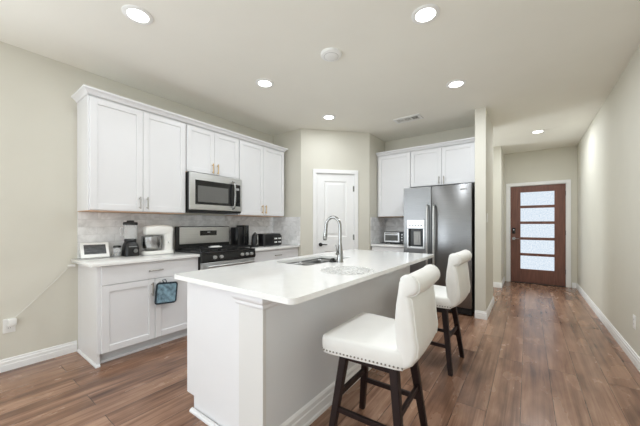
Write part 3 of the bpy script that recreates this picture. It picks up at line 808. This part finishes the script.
# faucet
fx, fy = -1.325, 2.10
t = thing('faucet', 'tall brushed steel gooseneck faucet beside the island sink', 'faucet', (fx, fy, CT))
bm = BM(); lathe(bm, [(0.028, CT), (0.028, CT + 0.006), (0.025, CT + 0.012), (0.025, CT + 0.05), (0.022, CT + 0.1), (0.0145, CT + 0.17)], fx, fy); obj('base', bm, M['chrome'], t, smooth=True)
pts = [(fx, fy, CT + 0.12), (fx, fy, CT + 0.28)]
for k in range(1, 13):
    a = PI * k / 12; pts.append((fx - 0.075 + 0.075 * math.cos(a), fy, CT + 0.31 + 0.085 * math.sin(a)))
pts.append((fx - 0.152, fy, CT + 0.285))
bm = BM(); tube(bm, pts, 0.0138, 16); obj('spout', bm, M['chrome'], t, smooth=True)
bm = BM(); tube(bm, [(fx - 0.152, fy, CT + 0.29), (fx - 0.156, fy, CT + 0.25), (fx - 0.162, fy, CT + 0.20), (fx - 0.163, fy, CT + 0.195)], [0.014, 0.017, 0.02, 0.018], 16); h = obj('spray_head', bm, M['chrome'], t, smooth=True)
bm = BM(); cyl(bm, (fx - 0.163, fy, CT + 0.196), (fx - 0.1635, fy, CT + 0.188), 0.016); obj('nozzle', bm, M['blackmatte'], h)
bm = BM(); cyl(bm, (fx, fy, CT + 0.075), (fx - 0.01, fy - 0.04, CT + 0.078), 0.013, seg=16); tube(bm, [(fx - 0.008, fy - 0.034, CT + 0.078), (fx - 0.012, fy - 0.04, CT + 0.11), (fx - 0.016, fy - 0.044, CT + 0.155)], [0.008, 0.006, 0.005]); obj('lever', bm, M['chrome'], t, smooth=True)
bm = BM(); lathe(bm, [(0.03, CT), (0.036, CT + 0.006), (0.036, CT + 0.012), (0.02, CT + 0.02), (0.016, CT + 0.032), (0.008, CT + 0.036)], -1.385, 2.075)
tag(obj('sink_stopper', bm, M['black'], smooth=True), 'small black sink stopper on the island next to the faucet', 'sink stopper')

# lace placemat: concentric rings, scallops and petals
bm = BM(); cx, cy, z = -1.05, 1.76, CT + 0.0015
def ring(bm, cx, cy, r, wdt, z, n=48):
    o = []
    for k in range(n):
        a = 2 * PI * k / n
        o.append([bm.verts.new((cx + q * math.cos(a), cy + q * math.sin(a), zz)) for (q, zz) in ((r - wdt, z - 0.001), (r - wdt, z + 0.001), (r + wdt, z + 0.001), (r + wdt, z - 0.001))])
    for k in range(n):
        for s in range(4): bm.faces.new((o[k][s], o[k][(s + 1) % 4], o[(k + 1) % n][(s + 1) % 4], o[(k + 1) % n][s]))
for r in (0.03, 0.09, 0.155): ring(bm, cx, cy, r, 0.004, z)
for k in range(12): ring(bm, cx + 0.06 * math.cos(PI * k / 6), cy + 0.06 * math.sin(PI * k / 6), 0.024, 0.003, z, 16)
for k in range(20): ring(bm, cx + 0.122 * math.cos(PI * k / 10), cy + 0.122 * math.sin(PI * k / 10), 0.026, 0.003, z, 16)
for k in range(24): ring(bm, cx + 0.175 * math.cos(PI * k / 12), cy + 0.175 * math.sin(PI * k / 12), 0.021, 0.003, z, 16)
tag(obj('placemat', bm, M['lace']), 'round open lace placemat on the island near the faucet', 'placemat')

# ------------------------------------------------------------------ bar stools
def softbox(bm, pts_xz, y0, y1, bev, seg=3, taper=None):
    vs = prism(bm, pts_xz, 'y', y0, y1)
    if taper:
        for v in vs: v.co.y *= taper(v.co)
    es = list({e for v in vs for e in v.link_edges})
    bmesh.ops.bevel(bm, geom=es, offset=bev, segments=seg, affect='EDGES', profile=0.5, clamp_overlap=True)

def make_stool(label):
    t = thing('bar_stool', label, 'bar stool', (0, 0, 0), 0, 'bar stools at the island')
    HW = 0.234
    tp = lambda co: 1.0 - 0.22 * (co.x + 0.2) if co.x > -0.2 else 1.0
    # seat cushion
    bm = BM()
    nx, ny = 14, 12
    x0, x1, zb, zt = -0.24, 0.165, 0.54, 0.634
    def sq(u, v, lvl):
        X = x0 + (x1 - x0) * u; W = HW * (1 - 0.18 * max(0, u - 0.1))
        return X, -W + 2 * W * v
    grid = []
    for i in range(nx + 1):
        row = []
        for j in range(ny + 1):
            u, v = i / nx, j / ny
            X, Y = sq(u, v, 0)
            e = min(u, 1.0, v, 1 - v) if True else 0
            dome = 0.014 * (1 - (2 * v - 1) ** 4) * (1 - (1 - min(1, u * 1.4)) ** 4)
            row.append(bm.verts.new((X, Y, zt + dome)))
        grid.append(row)
    for i in range(nx):
        for j in range(ny): bm.faces.new((grid[i][j], grid[i + 1][j], grid[i + 1][j + 1], grid[i][j + 1]))
    border = [grid[i][0] for i in range(nx + 1)] + [grid[nx][j] for j in range(1, ny + 1)] + [grid[i][ny] for i in range(nx - 1, -1, -1)] + [grid[0][j] for j in range(ny - 1, 0, -1)]
    # rounded edge and boxed sides
    cxs = 0.0
    prev = border
    for (grow, z) in ((0.014, zt - 0.004), (0.020, zt - 0.018), (0.021, zt - 0.05), (0.017, zb + 0.012), (0.013, zb)):
        ring_ = []
        for v in border:
            d = Vector((v.co.x + 0.03, v.co.y, 0))
            gx = grow if v.co.x > x1 - 0.001 else (-grow if v.co.x < x0 + 0.001 else 0)
            W = HW * (1 - 0.18 * max(0, (v.co.x - x0) / (x1 - x0) - 0.1))
            gy = grow if v.co.y > W - 0.001 else (-grow if v.co.y < -W + 0.001 else 0)
            if gx and gy: gx *= 0.6; gy *= 0.6
            ring_.append(bm.verts.new((v.co.x + gx, v.co.y + gy, z)))
        n = len(ring_)
        for k in range(n): bm.faces.new((prev[k], prev[(k + 1) % n], ring_[(k + 1) % n], ring_[k]))
        prev = ring_
    bm.faces.new(prev)
    seat = obj('seat', bm, M['leather'], t, local=True, smooth=True, angle=60)
    # nailheads along the bottom of front and both sides
    bm = BM()
    for s in (-1, 1):
        for k in range(22):
            u = k / 22.0; X = x0 + (x1 + 0.03 - x0) * u
            W = HW * (1 - 0.18 * max(0, u - 0.1)) + 0.0165
            bmesh.ops.create_uvsphere(bm, u_segments=8, v_segments=5, radius=0.005, matrix=Matrix.Translation((X, s * W, zb + 0.016)))
    for k in range(22):
        v = k / 21.0
        bmesh.ops.create_uvsphere(bm, u_segments=8, v_segments=5, radius=0.005, matrix=Matrix.Translation((x0 - 0.0165, -HW + 2 * HW * v, zb + 0.016)))
    nl = obj('nailhead_trim', bm, M['nail'], seat, local=True, smooth=True)
    # backrest: upholstered slab that sweeps down behind the seat and rolls back at the top
    def back_profile():
        front = [(0.152, 0.61), (0.142, 0.68), (0.144, 0.76), (0.152, 0.84), (0.162, 0.90)]
        roll = []
        cx_, cz_, r_ = 0.214, 0.934, 0.048
        for k in range(0, 14):
            a = math.radians(168 - 20 * k)
            roll.append((cx_ + r_ * math.cos(a), cz_ + r_ * math.sin(a)))
        rear = [(0.226, 0.872), (0.236, 0.80), (0.244, 0.72), (0.246, 0.66), (0.240, 0.61), (0.218, 0.568), (0.185, 0.546), (0.140, 0.541), (0.125, 0.555)]
        return front + roll + rear
    prof = [(x, 0.54 + (z - 0.541) * 1.03) for (x, z) in back_profile()]
    bm = BM()
    secs = [(-1.0, 0.022), (-0.985, 0.010), (-0.955, 0.003), (-0.9, 0.0), (-0.5, -0.003), (0, -0.004), (0.5, -0.003), (0.9, 0.0), (0.955, 0.003), (0.985, 0.010), (1.0, 0.022)]
    cxm = sum(p[0] for p in prof) / len(prof)
    rings = []
    npf = len(prof)
    for (s, ins) in secs:
        rg = []
        for i, (x, z) in enumerate(prof):
            a = Vector(prof[i - 1]); b = Vector(prof[(i + 1) % npf]); tn = (b - a).normalized(); nn = Vector((tn.y, -tn.x))   # inward
            bow = 0.018 * (s * s)       # gentle wrap: sides come forward
            W = 0.208 + 0.014 * max(0.0, min(1.0, (z - 0.57) / 0.3))
            rg.append(bm.verts.new((x + nn.x * ins - bow * (0.6 if z > 0.7 else 0.2), s * W, z + nn.y * ins)))
        rings.append(rg)
    for i in range(len(rings) - 1):
        for k in range(npf):
            j = (k + 1) % npf
            bm.faces.new((rings[i][k], rings[i][j], rings[i + 1][j], rings[i + 1][k]))
    bm.faces.new(list(reversed(rings[0]))); bm.faces.new(rings[-1])
    back = obj('backrest', bm, M['leather'], t, local=True, smooth=True, angle=70)
    # welted seams where the side panels meet the rear
    for s in (-1, 1):
        bm = BM(); pts = []
        for (x, z) in prof[6:24]:
            W = 0.208 + 0.014 * max(0.0, min(1.0, (z - 0.57) / 0.3))
            pts.append((x - 0.018 * 0.83 * (0.6 if z > 0.7 else 0.2), s * W * 0.915, z))
        tube(bm, pts, 0.0042, 8); obj('piping', bm, M['leather'], back, local=True, smooth=True)
    # scroll buttons on the roll ends
    for s in (-1, 1):
        bm = BM(); bmesh.ops.create_uvsphere(bm, u_segments=16, v_segments=8, radius=0.038, matrix=Matrix.Translation((0.205, s * 0.216, 0.945)) @ Matrix.Scale(0.2, 4, (0, 1, 0)))
        obj('scroll_end', bm, M['leather'], back, local=True, smooth=True)
    # swivel base
    bm = BM(); cyl(bm, (-0.03, 0, 0.525), (-0.03, 0, 0.54), 0.12, seg=32); obj('swivel_plate', bm, M['blackmatte'], t, local=True)
    bm = BM(); zt2, zb2 = 0.526, 0.481; h = 0.14; ox = -0.03
    for s in (-1, 1):
        box(bm, ox - h, ox + h, s * h - 0.011, s * h + 0.011, zb2, zt2, 0.002); box(bm, ox + s * h - 0.011, ox + s * h + 0.011, -h, h, zb2, zt2, 0.002)
    box(bm, ox - h, ox + h, -h, h, zt2 - 0.012, zt2 - 0.001)
    obj('apron', bm, M['espresso'], t, local=True)
    top, foot = 0.14, 0.205
    def legpt(sx, sy, z):
        k = 1 - z / 0.524; q = top + (foot - top) * k
        return Vector((ox + sx * q, sy * q, z))
    for sx in (-1, 1):
        for sy in (-1, 1):
            bm = BM(); vs = []
            for (z, r) in ((0, 0.0165), (0.524, 0.022)):
                c = legpt(sx, sy, z)
                vs.append([bm.verts.new((c.x + a * r, c.y + b * r, z)) for (a, b) in ((-1, -1), (1, -1), (1, 1), (-1, 1))])
            for k in range(4): bm.faces.new((vs[0][k], vs[0][(k + 1) % 4], vs[1][(k + 1) % 4], vs[1][k]))
            bm.faces.new(vs[0][::-1]); bm.faces.new(vs[1])
            bmesh.ops.bevel(bm, geom=bm.edges[:], offset=0.003, segments=2, affect='EDGES')
            obj('leg', bm, M['espresso'], t, local=True)
    def bar(p, q, th, hh):
        bm = BM(); d = q - p; l = d.length
        box(bm, 0, l, -th, th, -hh, hh, 0.002)
        bmesh.ops.transform(bm, matrix=Matrix.Translation(p) @ Matrix.Rotation(math.atan2(d.y, d.x), 4, 'Z'), verts=bm.verts[:])
        obj('stretcher', bm, M['espresso'], t, local=True)
    for s in (-1, 1):
        bar(legpt(-1, s, 0.215), legpt(1, s, 0.215), 0.009, 0.014)
        bar(legpt(s, -1, 0.285), legpt(s, 1, 0.285), 0.009, 0.016)
    return t
st = make_stool('white leather bar stool with rolled back, nearest the camera')
st2 = copy_tree(st)
st.location = (-0.655, 1.50, 0); st.rotation_euler.z = 0.03
st2.location = (-0.675, 2.70, 0); st2.rotation_euler.z = -0.04
st2['label'] = 'white leather bar stool with rolled back, at the refrigerator end'

# ------------------------------------------------------------------ things on the left counter
# smart display in a white frame
t = thing('digital_frame', 'white framed digital display propped at the counter end', 'display', (-3.40, 0.93, CT), math.radians(90 - 6))
bm = BM(); box(bm, -0.112, 0.112, -0.012, 0.012, 0, 0.162, 0.006); T_ = Matrix.Rotation(math.radians(-30), 4, 'X') @ Matrix.Identity(4)
bmesh.ops.transform(bm, matrix=Matrix.Translation((0, 0, 0.006)) @ T_, verts=bm.verts[:]); fr_ = obj('frame', bm, M['whiteplastic'], t, local=True)
bm = BM(); box(bm, -0.086, 0.086, -0.0135, -0.011, 0.034, 0.136); bmesh.ops.transform(bm, matrix=Matrix.Translation((0, 0, 0.006)) @ T_, verts=bm.verts[:]); obj('screen', bm, M['screen'], fr_, local=True)
bm = BM(); prism(bm, [(0.012, 0.0), (0.1, 0.0), (0.07, 0.1), (0.06, 0.1)], 'x', -0.05, 0.05); obj('stand', bm, M['whiteplastic'], t, local=True)

# glass jar beside the blender
t = thing('glass_jar', 'small glass jar with dark contents between display and blender', 'jar', (-3.42, 1.115, CT))
bm = BM(); lathe(bm, [(0.034, 0), (0.038, 0.01), (0.038, 0.075), (0.03, 0.09), (0.03, 0.1), (0.027, 0.1), (0.027, 0.09), (0.034, 0.074), (0.034, 0.008)]); obj('jar_body', bm, M['jar'], t, local=True, smooth=True)
bm = BM(); lathe(bm, [(0.031, 0.01), (0.033, 0.03), (0.032, 0.045)]); obj('contents', bm, M['black'], t, local=True, smooth=True)
bm = BM(); lathe(bm, [(0.033, 0.092), (0.033, 0.108), (0.03, 0.112)]); obj('lid', bm, M['darksteel'], t, local=True, smooth=True)

# blender
t = thing('blender', 'black countertop blender with clear jar left of the mixer', 'blender', (-3.39, 1.225, CT), math.radians(90))
bm = BM()
def rrect_loft(bm, rows, n=5):
    rings = []
    for (hx, hy, r, z) in rows: rings.append([bm.verts.new((p[0], p[1], z)) for p in rrect(-hx, hx, -hy, hy, r, n)])
    for i in range(len(rings) - 1):
        m = len(rings[i])
        for k in range(m):
            j = (k + 1) % m
            bm.faces.new((rings[i][k], rings[i][j], rings[i + 1][j], rings[i + 1][k]))
    bm.faces.new(rings[0][::-1]); bm.faces.new(rings[-1])
rrect_loft(bm, [(0.064, 0.07, 0.02, 0), (0.066, 0.072, 0.025, 0.012), (0.064, 0.07, 0.025, 0.08), (0.058, 0.062, 0.03, 0.12), (0.05, 0.052, 0.035, 0.145), (0.046, 0.048, 0.035, 0.15)])
bb = obj('motor_base', bm, M['black'], t, local=True, smooth=True)
bm = BM(); cyl(bm, (0.018, -0.068, 0.055), (0.018, -0.088, 0.055), 0.024, 0.021); obj('dial', bm, M['chrome'], bb, local=True, smooth=True)
bm = BM(); box(bm, -0.04, 0.04, -0.0715, -0.066, 0.096, 0.103, 0.002); obj('logo_strip', bm, M['grey'], bb, local=True)
bm = BM(); lathe(bm, [(0.044, 0.165), (0.058, 0.185), (0.064, 0.33), (0.061, 0.33), (0.055, 0.187), (0.041, 0.168)], 0, 0, 32, True)
jr = obj('jar', bm, M['jar'], t, local=True, smooth=True)
bm = BM(); tube(bm, [(-0.06, 0, 0.31), (-0.085, 0, 0.305), (-0.095, 0, 0.27), (-0.088, 0, 0.22), (-0.056, 0, 0.205)], 0.007); obj('jar_handle', bm, M['jar'], jr, local=True, smooth=True)
bm = BM(); lathe(bm, [(0.05, 0.148), (0.056, 0.155), (0.054, 0.175), (0.048, 0.182)]); obj('collar', bm, M['black'], t, local=True, smooth=True)
bm = BM(); lathe(bm, [(0.066, 0.325), (0.067, 0.345), (0.062, 0.355), (0.035, 0.357), (0.033, 0.37), (0.028, 0.373)]); obj('lid', bm, M['black'], t, local=True, smooth=True)

# stand mixer: local -x is the bowl side
t = thing('stand_mixer', 'white stand mixer with steel bowl left of the range', 'stand mixer', (-3.36, 1.485, CT), math.radians(90)); mx_root = t
bm = BM(); rrect_loft(bm, [(0.17, 0.095, 0.07, 0.0), (0.174, 0.1, 0.075, 0.006), (0.174, 0.1, 0.075, 0.028), (0.165, 0.092, 0.07, 0.042)])
obj('base', bm, M['enamel'], t, local=True, smooth=True)
bm = BM(); rrect_loft(bm, [(0.172, 0.098, 0.07, 0), (0.172, 0.098, 0.07, 0.005)]); bmesh.ops.translate(bm, vec=(0, 0, 0.0), verts=bm.verts[:])
bmesh.ops.scale(bm, vec=(1.012, 1.02, 1), verts=bm.verts[:]); obj('foot_strip', bm, M['grey'], t, local=True)
bm = BM()
for_rows = [(0.055, 0.065, 0.03, 0.035, 0.105), (0.05, 0.058, 0.03, 0.1, 0.112), (0.052, 0.058, 0.03, 0.18, 0.112), (0.06, 0.062, 0.03, 0.24, 0.105)]
rings = []
for (hx, hy, r, z, ox) in for_rows: rings.append([bm.verts.new((p[0] + ox, p[1], z)) for p in rrect(-hx, hx, -hy, hy, r, 5)])
for i in range(len(rings) - 1):
    m_ = len(rings[i])
    for k in range(m_):
        j = (k + 1) % m_; bm.faces.new((rings[i][k], rings[i][j], rings[i + 1][j], rings[i + 1][k]))
bm.faces.new(rings[0][::-1]); bm.faces.new(rings[-1])
obj('column', bm, M['enamel'], t, local=True, smooth=True)
bm = BM()
secs = [(-0.15, 0.03, 0.035, 0.268), (-0.145, 0.05, 0.05, 0.268), (-0.12, 0.062, 0.058, 0.27), (-0.05, 0.068, 0.062, 0.273), (0.06, 0.068, 0.062, 0.275), (0.13, 0.064, 0.058, 0.272), (0.158, 0.052, 0.048, 0.27), (0.166, 0.03, 0.03, 0.27)]
rings = []
for (x, hy, hz, zc) in secs:
    rg = []
    for k in range(24):
        a = 2 * PI * k / 24; c, s = math.cos(a), math.sin(a)
        e = 0.55
        rg.append(bm.verts.new((x, hy * math.copysign(abs(c) ** e, c), zc + hz * math.copysign(abs(s) ** e, s))))
    rings.append(rg)
for i in range(len(rings) - 1):
    for k in range(24):
        j = (k + 1) % 24; bm.faces.new((rings[i][k], rings[i][j], rings[i + 1][j], rings[i + 1][k]))
bm.faces.new(rings[0][::-1]); bm.faces.new(rings[-1])
hd = obj('motor_head', bm, M['enamel'], t, local=True, smooth=True)
bm = BM(); cyl(bm, (0.11, -0.055, 0.135), (0.11, -0.08, 0.135), 0.02, 0.017); obj('speed_knob', bm, M['whiteplastic'], t, local=True, smooth=True)
bm = BM(); cyl(bm, (-0.075, 0, 0.17), (-0.075, 0, 0.215), 0.022); cyl(bm, (-0.075, 0, 0.09), (-0.075, 0, 0.18), 0.008); obj('beater_shaft', bm, M['chrome'], hd, local=True, smooth=True)
bm = BM(); lathe(bm, [(0.045, 0.043), (0.055, 0.048), (0.094, 0.075), (0.102, 0.12), (0.104, 0.2), (0.107, 0.202), (0.102, 0.204), (0.098, 0.12), (0.09, 0.077), (0.05, 0.055)], -0.07, 0, 40); obj('bowl', bm, M['steelbowl'], t, local=True, smooth=True)

mx_root.scale = (0.92, 0.92, 0.97)
# pot holder on the cabinet door handle
t = thing('pot_holder', 'blue quilted pot holder hanging from the base cabinet door handle', 'pot holder', (-2.922, 1.345, 0.62))
bm = BM(); n = 10; s = 0.098
R_ = Matrix.Translation((0, 0.03, -0.075)) @ Matrix.Rotation(math.radians(-5), 4, 'X')
rows = rrect(-s, s, -s, s, 0.02, 5)
fa = [bm.verts.new((0.006, p[0], p[1])) for p in rows]; fb = [bm.verts.new((-0.004, p[0], p[1])) for p in rows]
m_ = len(rows)
for k in range(m_): bm.faces.new((fa[k], fa[(k + 1) % m_], fb[(k + 1) % m_], fb[k]))
bm.faces.new(fa); bm.faces.new(fb[::-1])
bmesh.ops.transform(bm, matrix=R_, verts=bm.verts[:]); obj('pad', bm, M['quilt'], t, local=True)
bm = BM(); rows2 = [(0.001, p[0], p[1]) for p in rrect(-s, s, -s, s, 0.02, 5)]
tube(bm, rows2 + [rows2[0]], 0.0095, 8); bmesh.ops.transform(bm, matrix=R_, verts=bm.verts[:]); obj('binding', bm, M['quilt_edge'], t, local=True, smooth=True)
bm = BM(); tube(bm, [(0.0, 0.038, 0.022), (0.012, 0.016, 0.062), (0.012, -0.014, 0.06), (0.0, 0.0, 0.04), (-0.004, 0.02, 0.022)], 0.004, 8); obj('hanging_loop', bm, M['quilt_edge'], t, local=True, smooth=True)

# coffee maker beyond the range
t = thing('coffee_maker', 'tall black boxy coffee maker just right of the range', 'coffee maker', (-3.4, 2.65, CT))
bm = BM(); box(bm, -0.1, 0.07, -0.095, 0.0, 0, 0.29, 0.012); obj('water_tank', bm, M['black'], t, local=True, smooth=True)
bm = BM(); box(bm, -0.1, 0.08, 0.002, 0.1, 0.03, 0.32, 0.012); bd = obj('body', bm, M['glassblack'], t, local=True, smooth=True)
bm = BM(); box(bm, -0.1, 0.12, -0.01, 0.105, 0, 0.028, 0.006); obj('drip_tray', bm, M['black'], t, local=True)
bm = BM(); box(bm, 0.08, 0.083, 0.04, 0.05, 0.06, 0.29, 0.001); obj('trim_strip', bm, M['chrome'], bd, local=True)

# kettle and toaster in the corner
t = thing('electric_kettle', 'small rounded black kettle standing left of the toaster', 'kettle', (-3.2, 2.76, CT))
bm = BM(); lathe(bm, [(0.052, 0), (0.056, 0.01), (0.056, 0.06), (0.052, 0.14), (0.044, 0.175), (0.032, 0.19)]); obj('kettle_body', bm, M['black'], t, local=True, smooth=True)
bm = BM(); lathe(bm, [(0.036, 0.188), (0.03, 0.198), (0.012, 0.203), (0.012, 0.213), (0.008, 0.216)]); obj('lid', bm, M['black'], t, local=True, smooth=True)
bm = BM(); tube(bm, [(0.04, -0.012, 0.17), (0.07, -0.02, 0.175), (0.082, -0.024, 0.13), (0.075, -0.022, 0.06), (0.052, -0.014, 0.04)], 0.009); obj('handle', bm, M['chrome'], t, local=True, smooth=True)
t = thing('toaster', 'wide black toaster with silver buttons in the counter corner', 'toaster', (-3.24, 3.06, CT), math.radians(90))
bm = BM(); rrect_loft(bm, [(0.185, 0.1, 0.03, 0.008), (0.19, 0.105, 0.035, 0.02), (0.19, 0.105, 0.035, 0.16), (0.18, 0.096, 0.035, 0.185), (0.165, 0.08, 0.03, 0.19)]); tb = obj('toaster_body', bm, M['black'], t, local=True, smooth=True)
bm = BM()
for x in (-0.14, 0.14):
    for y in (-0.07, 0.07): cyl(bm, (x, y, 0), (x, y, 0.012), 0.012, seg=10)
obj('feet', bm, M['blackmatte'], t, local=True)
bm = BM()
for x in (-0.085, 0.085):
    for y in (-0.035, 0.035): box(bm, x - 0.065, x + 0.065, y - 0.014, y + 0.014, 0.188, 0.192)
obj('slot', bm, M['blackmatte'], tb, local=True)
bm = BM(); box(bm, -0.012, 0.178, -0.111, -0.104, 0.025, 0.16, 0.004); cp = obj('control_panel', bm, M['darksteel'], t, local=True)
for x in (0.045, 0.13):
    for z in (0.06, 0.115):
        for dx in (-0.016, 0.016):
            bm = BM(); cyl(bm, (x + dx, -0.11, z), (x + dx, -0.119, z), 0.0115, seg=14); obj('button', bm, M['whiteplastic'], cp, local=True)

# toaster oven in the nook
t = thing('toaster_oven', 'small silver toaster oven in the nook beside the refrigerator', 'toaster oven', (-1.82, 4.72, CT))
bm = BM(); box(bm, -0.19, 0.19, -0.12, 0.14, 0.015, 0.205, 0.008)
for x in (-0.16, 0.16):
    for y in (-0.1, 0.12): cyl(bm, (x, y, 0), (x, y, 0.018), 0.012, seg=10)
obj('body', bm, M['darksteel'], t, local=True)
bm = BM(); box(bm, -0.185, 0.09, -0.13, -0.119, 0.03, 0.195, 0.004); d = obj('oven_door', bm, M['steel'], t, local=True)
bm = BM(); box(bm, -0.16, 0.065, -0.133, -0.129, 0.055, 0.15, 0.002); obj('window', bm, M['mwglass'], d, local=True)
bm = BM(); cyl(bm, (-0.15, -0.15, 0.175), (0.055, -0.15, 0.175), 0.007, seg=12); cyl(bm, (-0.13, -0.125, 0.175), (-0.13, -0.15, 0.175), 0.005, seg=8); cyl(bm, (0.035, -0.125, 0.175), (0.035, -0.15, 0.175), 0.005, seg=8); obj('handle', bm, M['chrome'], d, local=True, smooth=True)
bm = BM(); box(bm, 0.095, 0.187, -0.128, -0.119, 0.03, 0.195, 0.003); cp = obj('control_panel', bm, M['black'], t, local=True)
for z in (0.07, 0.115, 0.16):
    bm = BM(); cyl(bm, (0.14, -0.127, z), (0.14, -0.145, z), 0.015, 0.013, 16); obj('knob', bm, M['chrome'], cp, local=True, smooth=True)

# ------------------------------------------------------------------ wall plates, cord
def plate(name, label, cat, loc, rz, kind):
    t = thing(name, label, cat, loc, rz)       # local -y faces the room
    bm = BM(); box(bm, -0.037, 0.037, -0.006, 0, -0.06, 0.06, 0.003); p = obj('cover_plate', bm, M['whiteplastic'], t, local=True)
    if kind == 'switch':
        bm = BM(); box(bm, -0.016, 0.016, -0.009, -0.005, -0.033, 0.033, 0.002); obj('rocker', bm, M['whiteplastic'], t, local=True)
    else:
        for z in (-0.02, 0.02):
            bm = BM(); box(bm, -0.017, 0.017, -0.0075, -0.005, z - 0.015, z + 0.015, 0.003); s_ = obj('socket', bm, M['whiteplastic'], t, local=True)
            bm = BM()
            for x in (-0.006, 0.006): box(bm, x - 0.001, x + 0.001, -0.008, -0.0074, z - 0.004, z + 0.006)
            obj('slot', bm, M['gap'], s_, local=True)
    return t
plate('wall_outlet', 'white outlet plate on the left wall with a charger plugged in', 'outlet', (XL, 0.372, 0.375), PI / 2, 'outlet')
plate('wall_outlet', 'white outlet plate low on the right hallway wall', 'outlet', (XR, 3.68, 0.365), -PI / 2, 'outlet')
plate('light_switch', 'white light switch on the wall end beside the refrigerator', 'light switch', (-0.44, 4.36, 1.32), PI / 2, 'switch')
t = thing('charger', 'white charger with cord running up to the counter', 'charger', (XL + 0.01, 0.385, 0.4))
bm = BM(); box(bm, XL + 0.0085, XL + 0.045, 0.362, 0.412, 0.375, 0.435, 0.006); obj('adapter', bm, M['whiteplastic'], t, smooth=True)
bm = BM(); pts = []
P0, P1 = Vector((XL + 0.03, 0.40, 0.44)), Vector((XL + 0.02, 0.765, 0.838))
for k in range(13):
    u = k / 12; p = P0.lerp(P1, u); p.z -= 0.014 * math.sin(PI * u) * (1 - u * 0.3); pts.append(p)
tube(bm, pts, 0.0024, 8); obj('cord', bm, M['cordmat'], t, smooth=True)
bm = BM(); cyl(bm, (XL + 0.02, 0.745, 0.838), (XL + 0.03, 0.80, 0.835), 0.011, seg=12); obj('cord_clip', bm, M['whiteplastic'], t, smooth=True)

# ------------------------------------------------------------------ ceiling fixtures
def recessed(label):
    t = thing('recessed_light', label, 'ceiling light', (0, 0, CZ), 0, 'recessed ceiling lights')
    bm = BM(); lathe(bm, [(0.098, 0), (0.098, -0.004), (0.09, -0.009), (0.07, -0.008), (0.067, -0.001)], 0, 0, 40, False); obj('trim_ring', bm, M['whiteplastic'], t, local=True, smooth=True)
    bm = BM(); lathe(bm, [(0.068, -0.004), (0.068, -0.0055), (0.001, -0.0065)], 0, 0, 40); obj('lens', bm, M['lens'], t, local=True)
    d = bpy.data.lights.new('downlight', 'AREA'); d.shape = 'DISK'; d.size = 0.13; d.energy = LAMP; d.color = LAMPCOL
    l = bpy.data.objects.new('downlight', d); col.objects.link(l); l.parent = t; l.location = (0, 0, -0.012)
    return t
r0 = recessed('round recessed ceiling light above the tall cabinet, nearest the left wall')
spots = [((-2.29, 0.876), None),
         ((-0.60, 2.11), 'round recessed ceiling light above the near bar stool, top centre right'),
         ((-2.29, 2.11), 'round recessed ceiling light in front of the microwave cabinets'),
         ((-0.63, 3.35), 'round recessed ceiling light nearest the end of the refrigerator wall'),
         ((-2.28, 3.315), 'round recessed ceiling light just in front of the pantry door'),
         ((0.13, 5.86), 'round recessed ceiling light in the hallway before the front door')]
for i, (p, lb) in enumerate(spots):
    o = r0 if i == 0 else copy_tree(r0)
    o.location = (p[0], p[1], CZ)
    lamp = [c for c in o.children if c.type == 'LIGHT'][0]      # left row set weaker to even out the light
    lamp.data = lamp.data.copy(); lamp.data.energy = LAMP * (0.68 if p[0] < -2 else 1.75)
    if lb: o['label'] = lb
t = thing('smoke_detector', 'round white smoke detector on the ceiling over the island', 'smoke detector', (-1.42, 2.10, CZ))
bm = BM(); lathe(bm, [(0.094, 0), (0.094, -0.012), (0.088, -0.02), (0.06, -0.026), (0.045, -0.034), (0.02, -0.036)], 0, 0, 40); sdb = obj('housing', bm, M['whiteplastic'], t, local=True, smooth=True)
bm = BM(); lathe(bm, [(0.066, -0.024), (0.062, -0.0265), (0.06, -0.024)], 0, 0, 40, False); obj('vent_ring', bm, M['grey'], sdb, local=True)
t = thing('ceiling_vent', 'white slatted air vent in the ceiling near the refrigerator', 'air vent', (-1.395, 4.04, CZ))
bm = BM()
for (x0, x1, y0, y1) in ((-0.19, 0.19, -0.1, -0.06), (-0.19, 0.19, 0.06, 0.1), (-0.19, -0.15, -0.06, 0.06), (0.15, 0.19, -0.06, 0.06), (-0.055, -0.045, -0.06, 0.06), (0.045, 0.055, -0.06, 0.06)):
    box(bm, x0, x1, y0, y1, -0.012, 0, 0.001)
obj('frame', bm, M['whiteplastic'], t, local=True)
bm = BM(); box(bm, -0.151, 0.151, -0.061, 0.061, -0.002, 0.0); obj('backing', bm, M['ventdark'], t, local=True)
for (a, b, tilt) in ((-0.15, -0.055, -1), (-0.045, 0.045, 0), (0.055, 0.15, 1)):
    bm = BM()
    for k in range(6):
        x = a + (b - a) * (k + 0.5) / 6
        mt = Matrix.Translation((x, 0, -0.006)) @ Matrix.Rotation(0.7 * (tilt if tilt else 0.4), 4, 'Y')
        box(bm, -0.005, 0.005, -0.06, 0.06, -0.0012, 0.0012, mtx=mt)
    obj('louvre', bm, M['whiteplastic'], t, local=True)
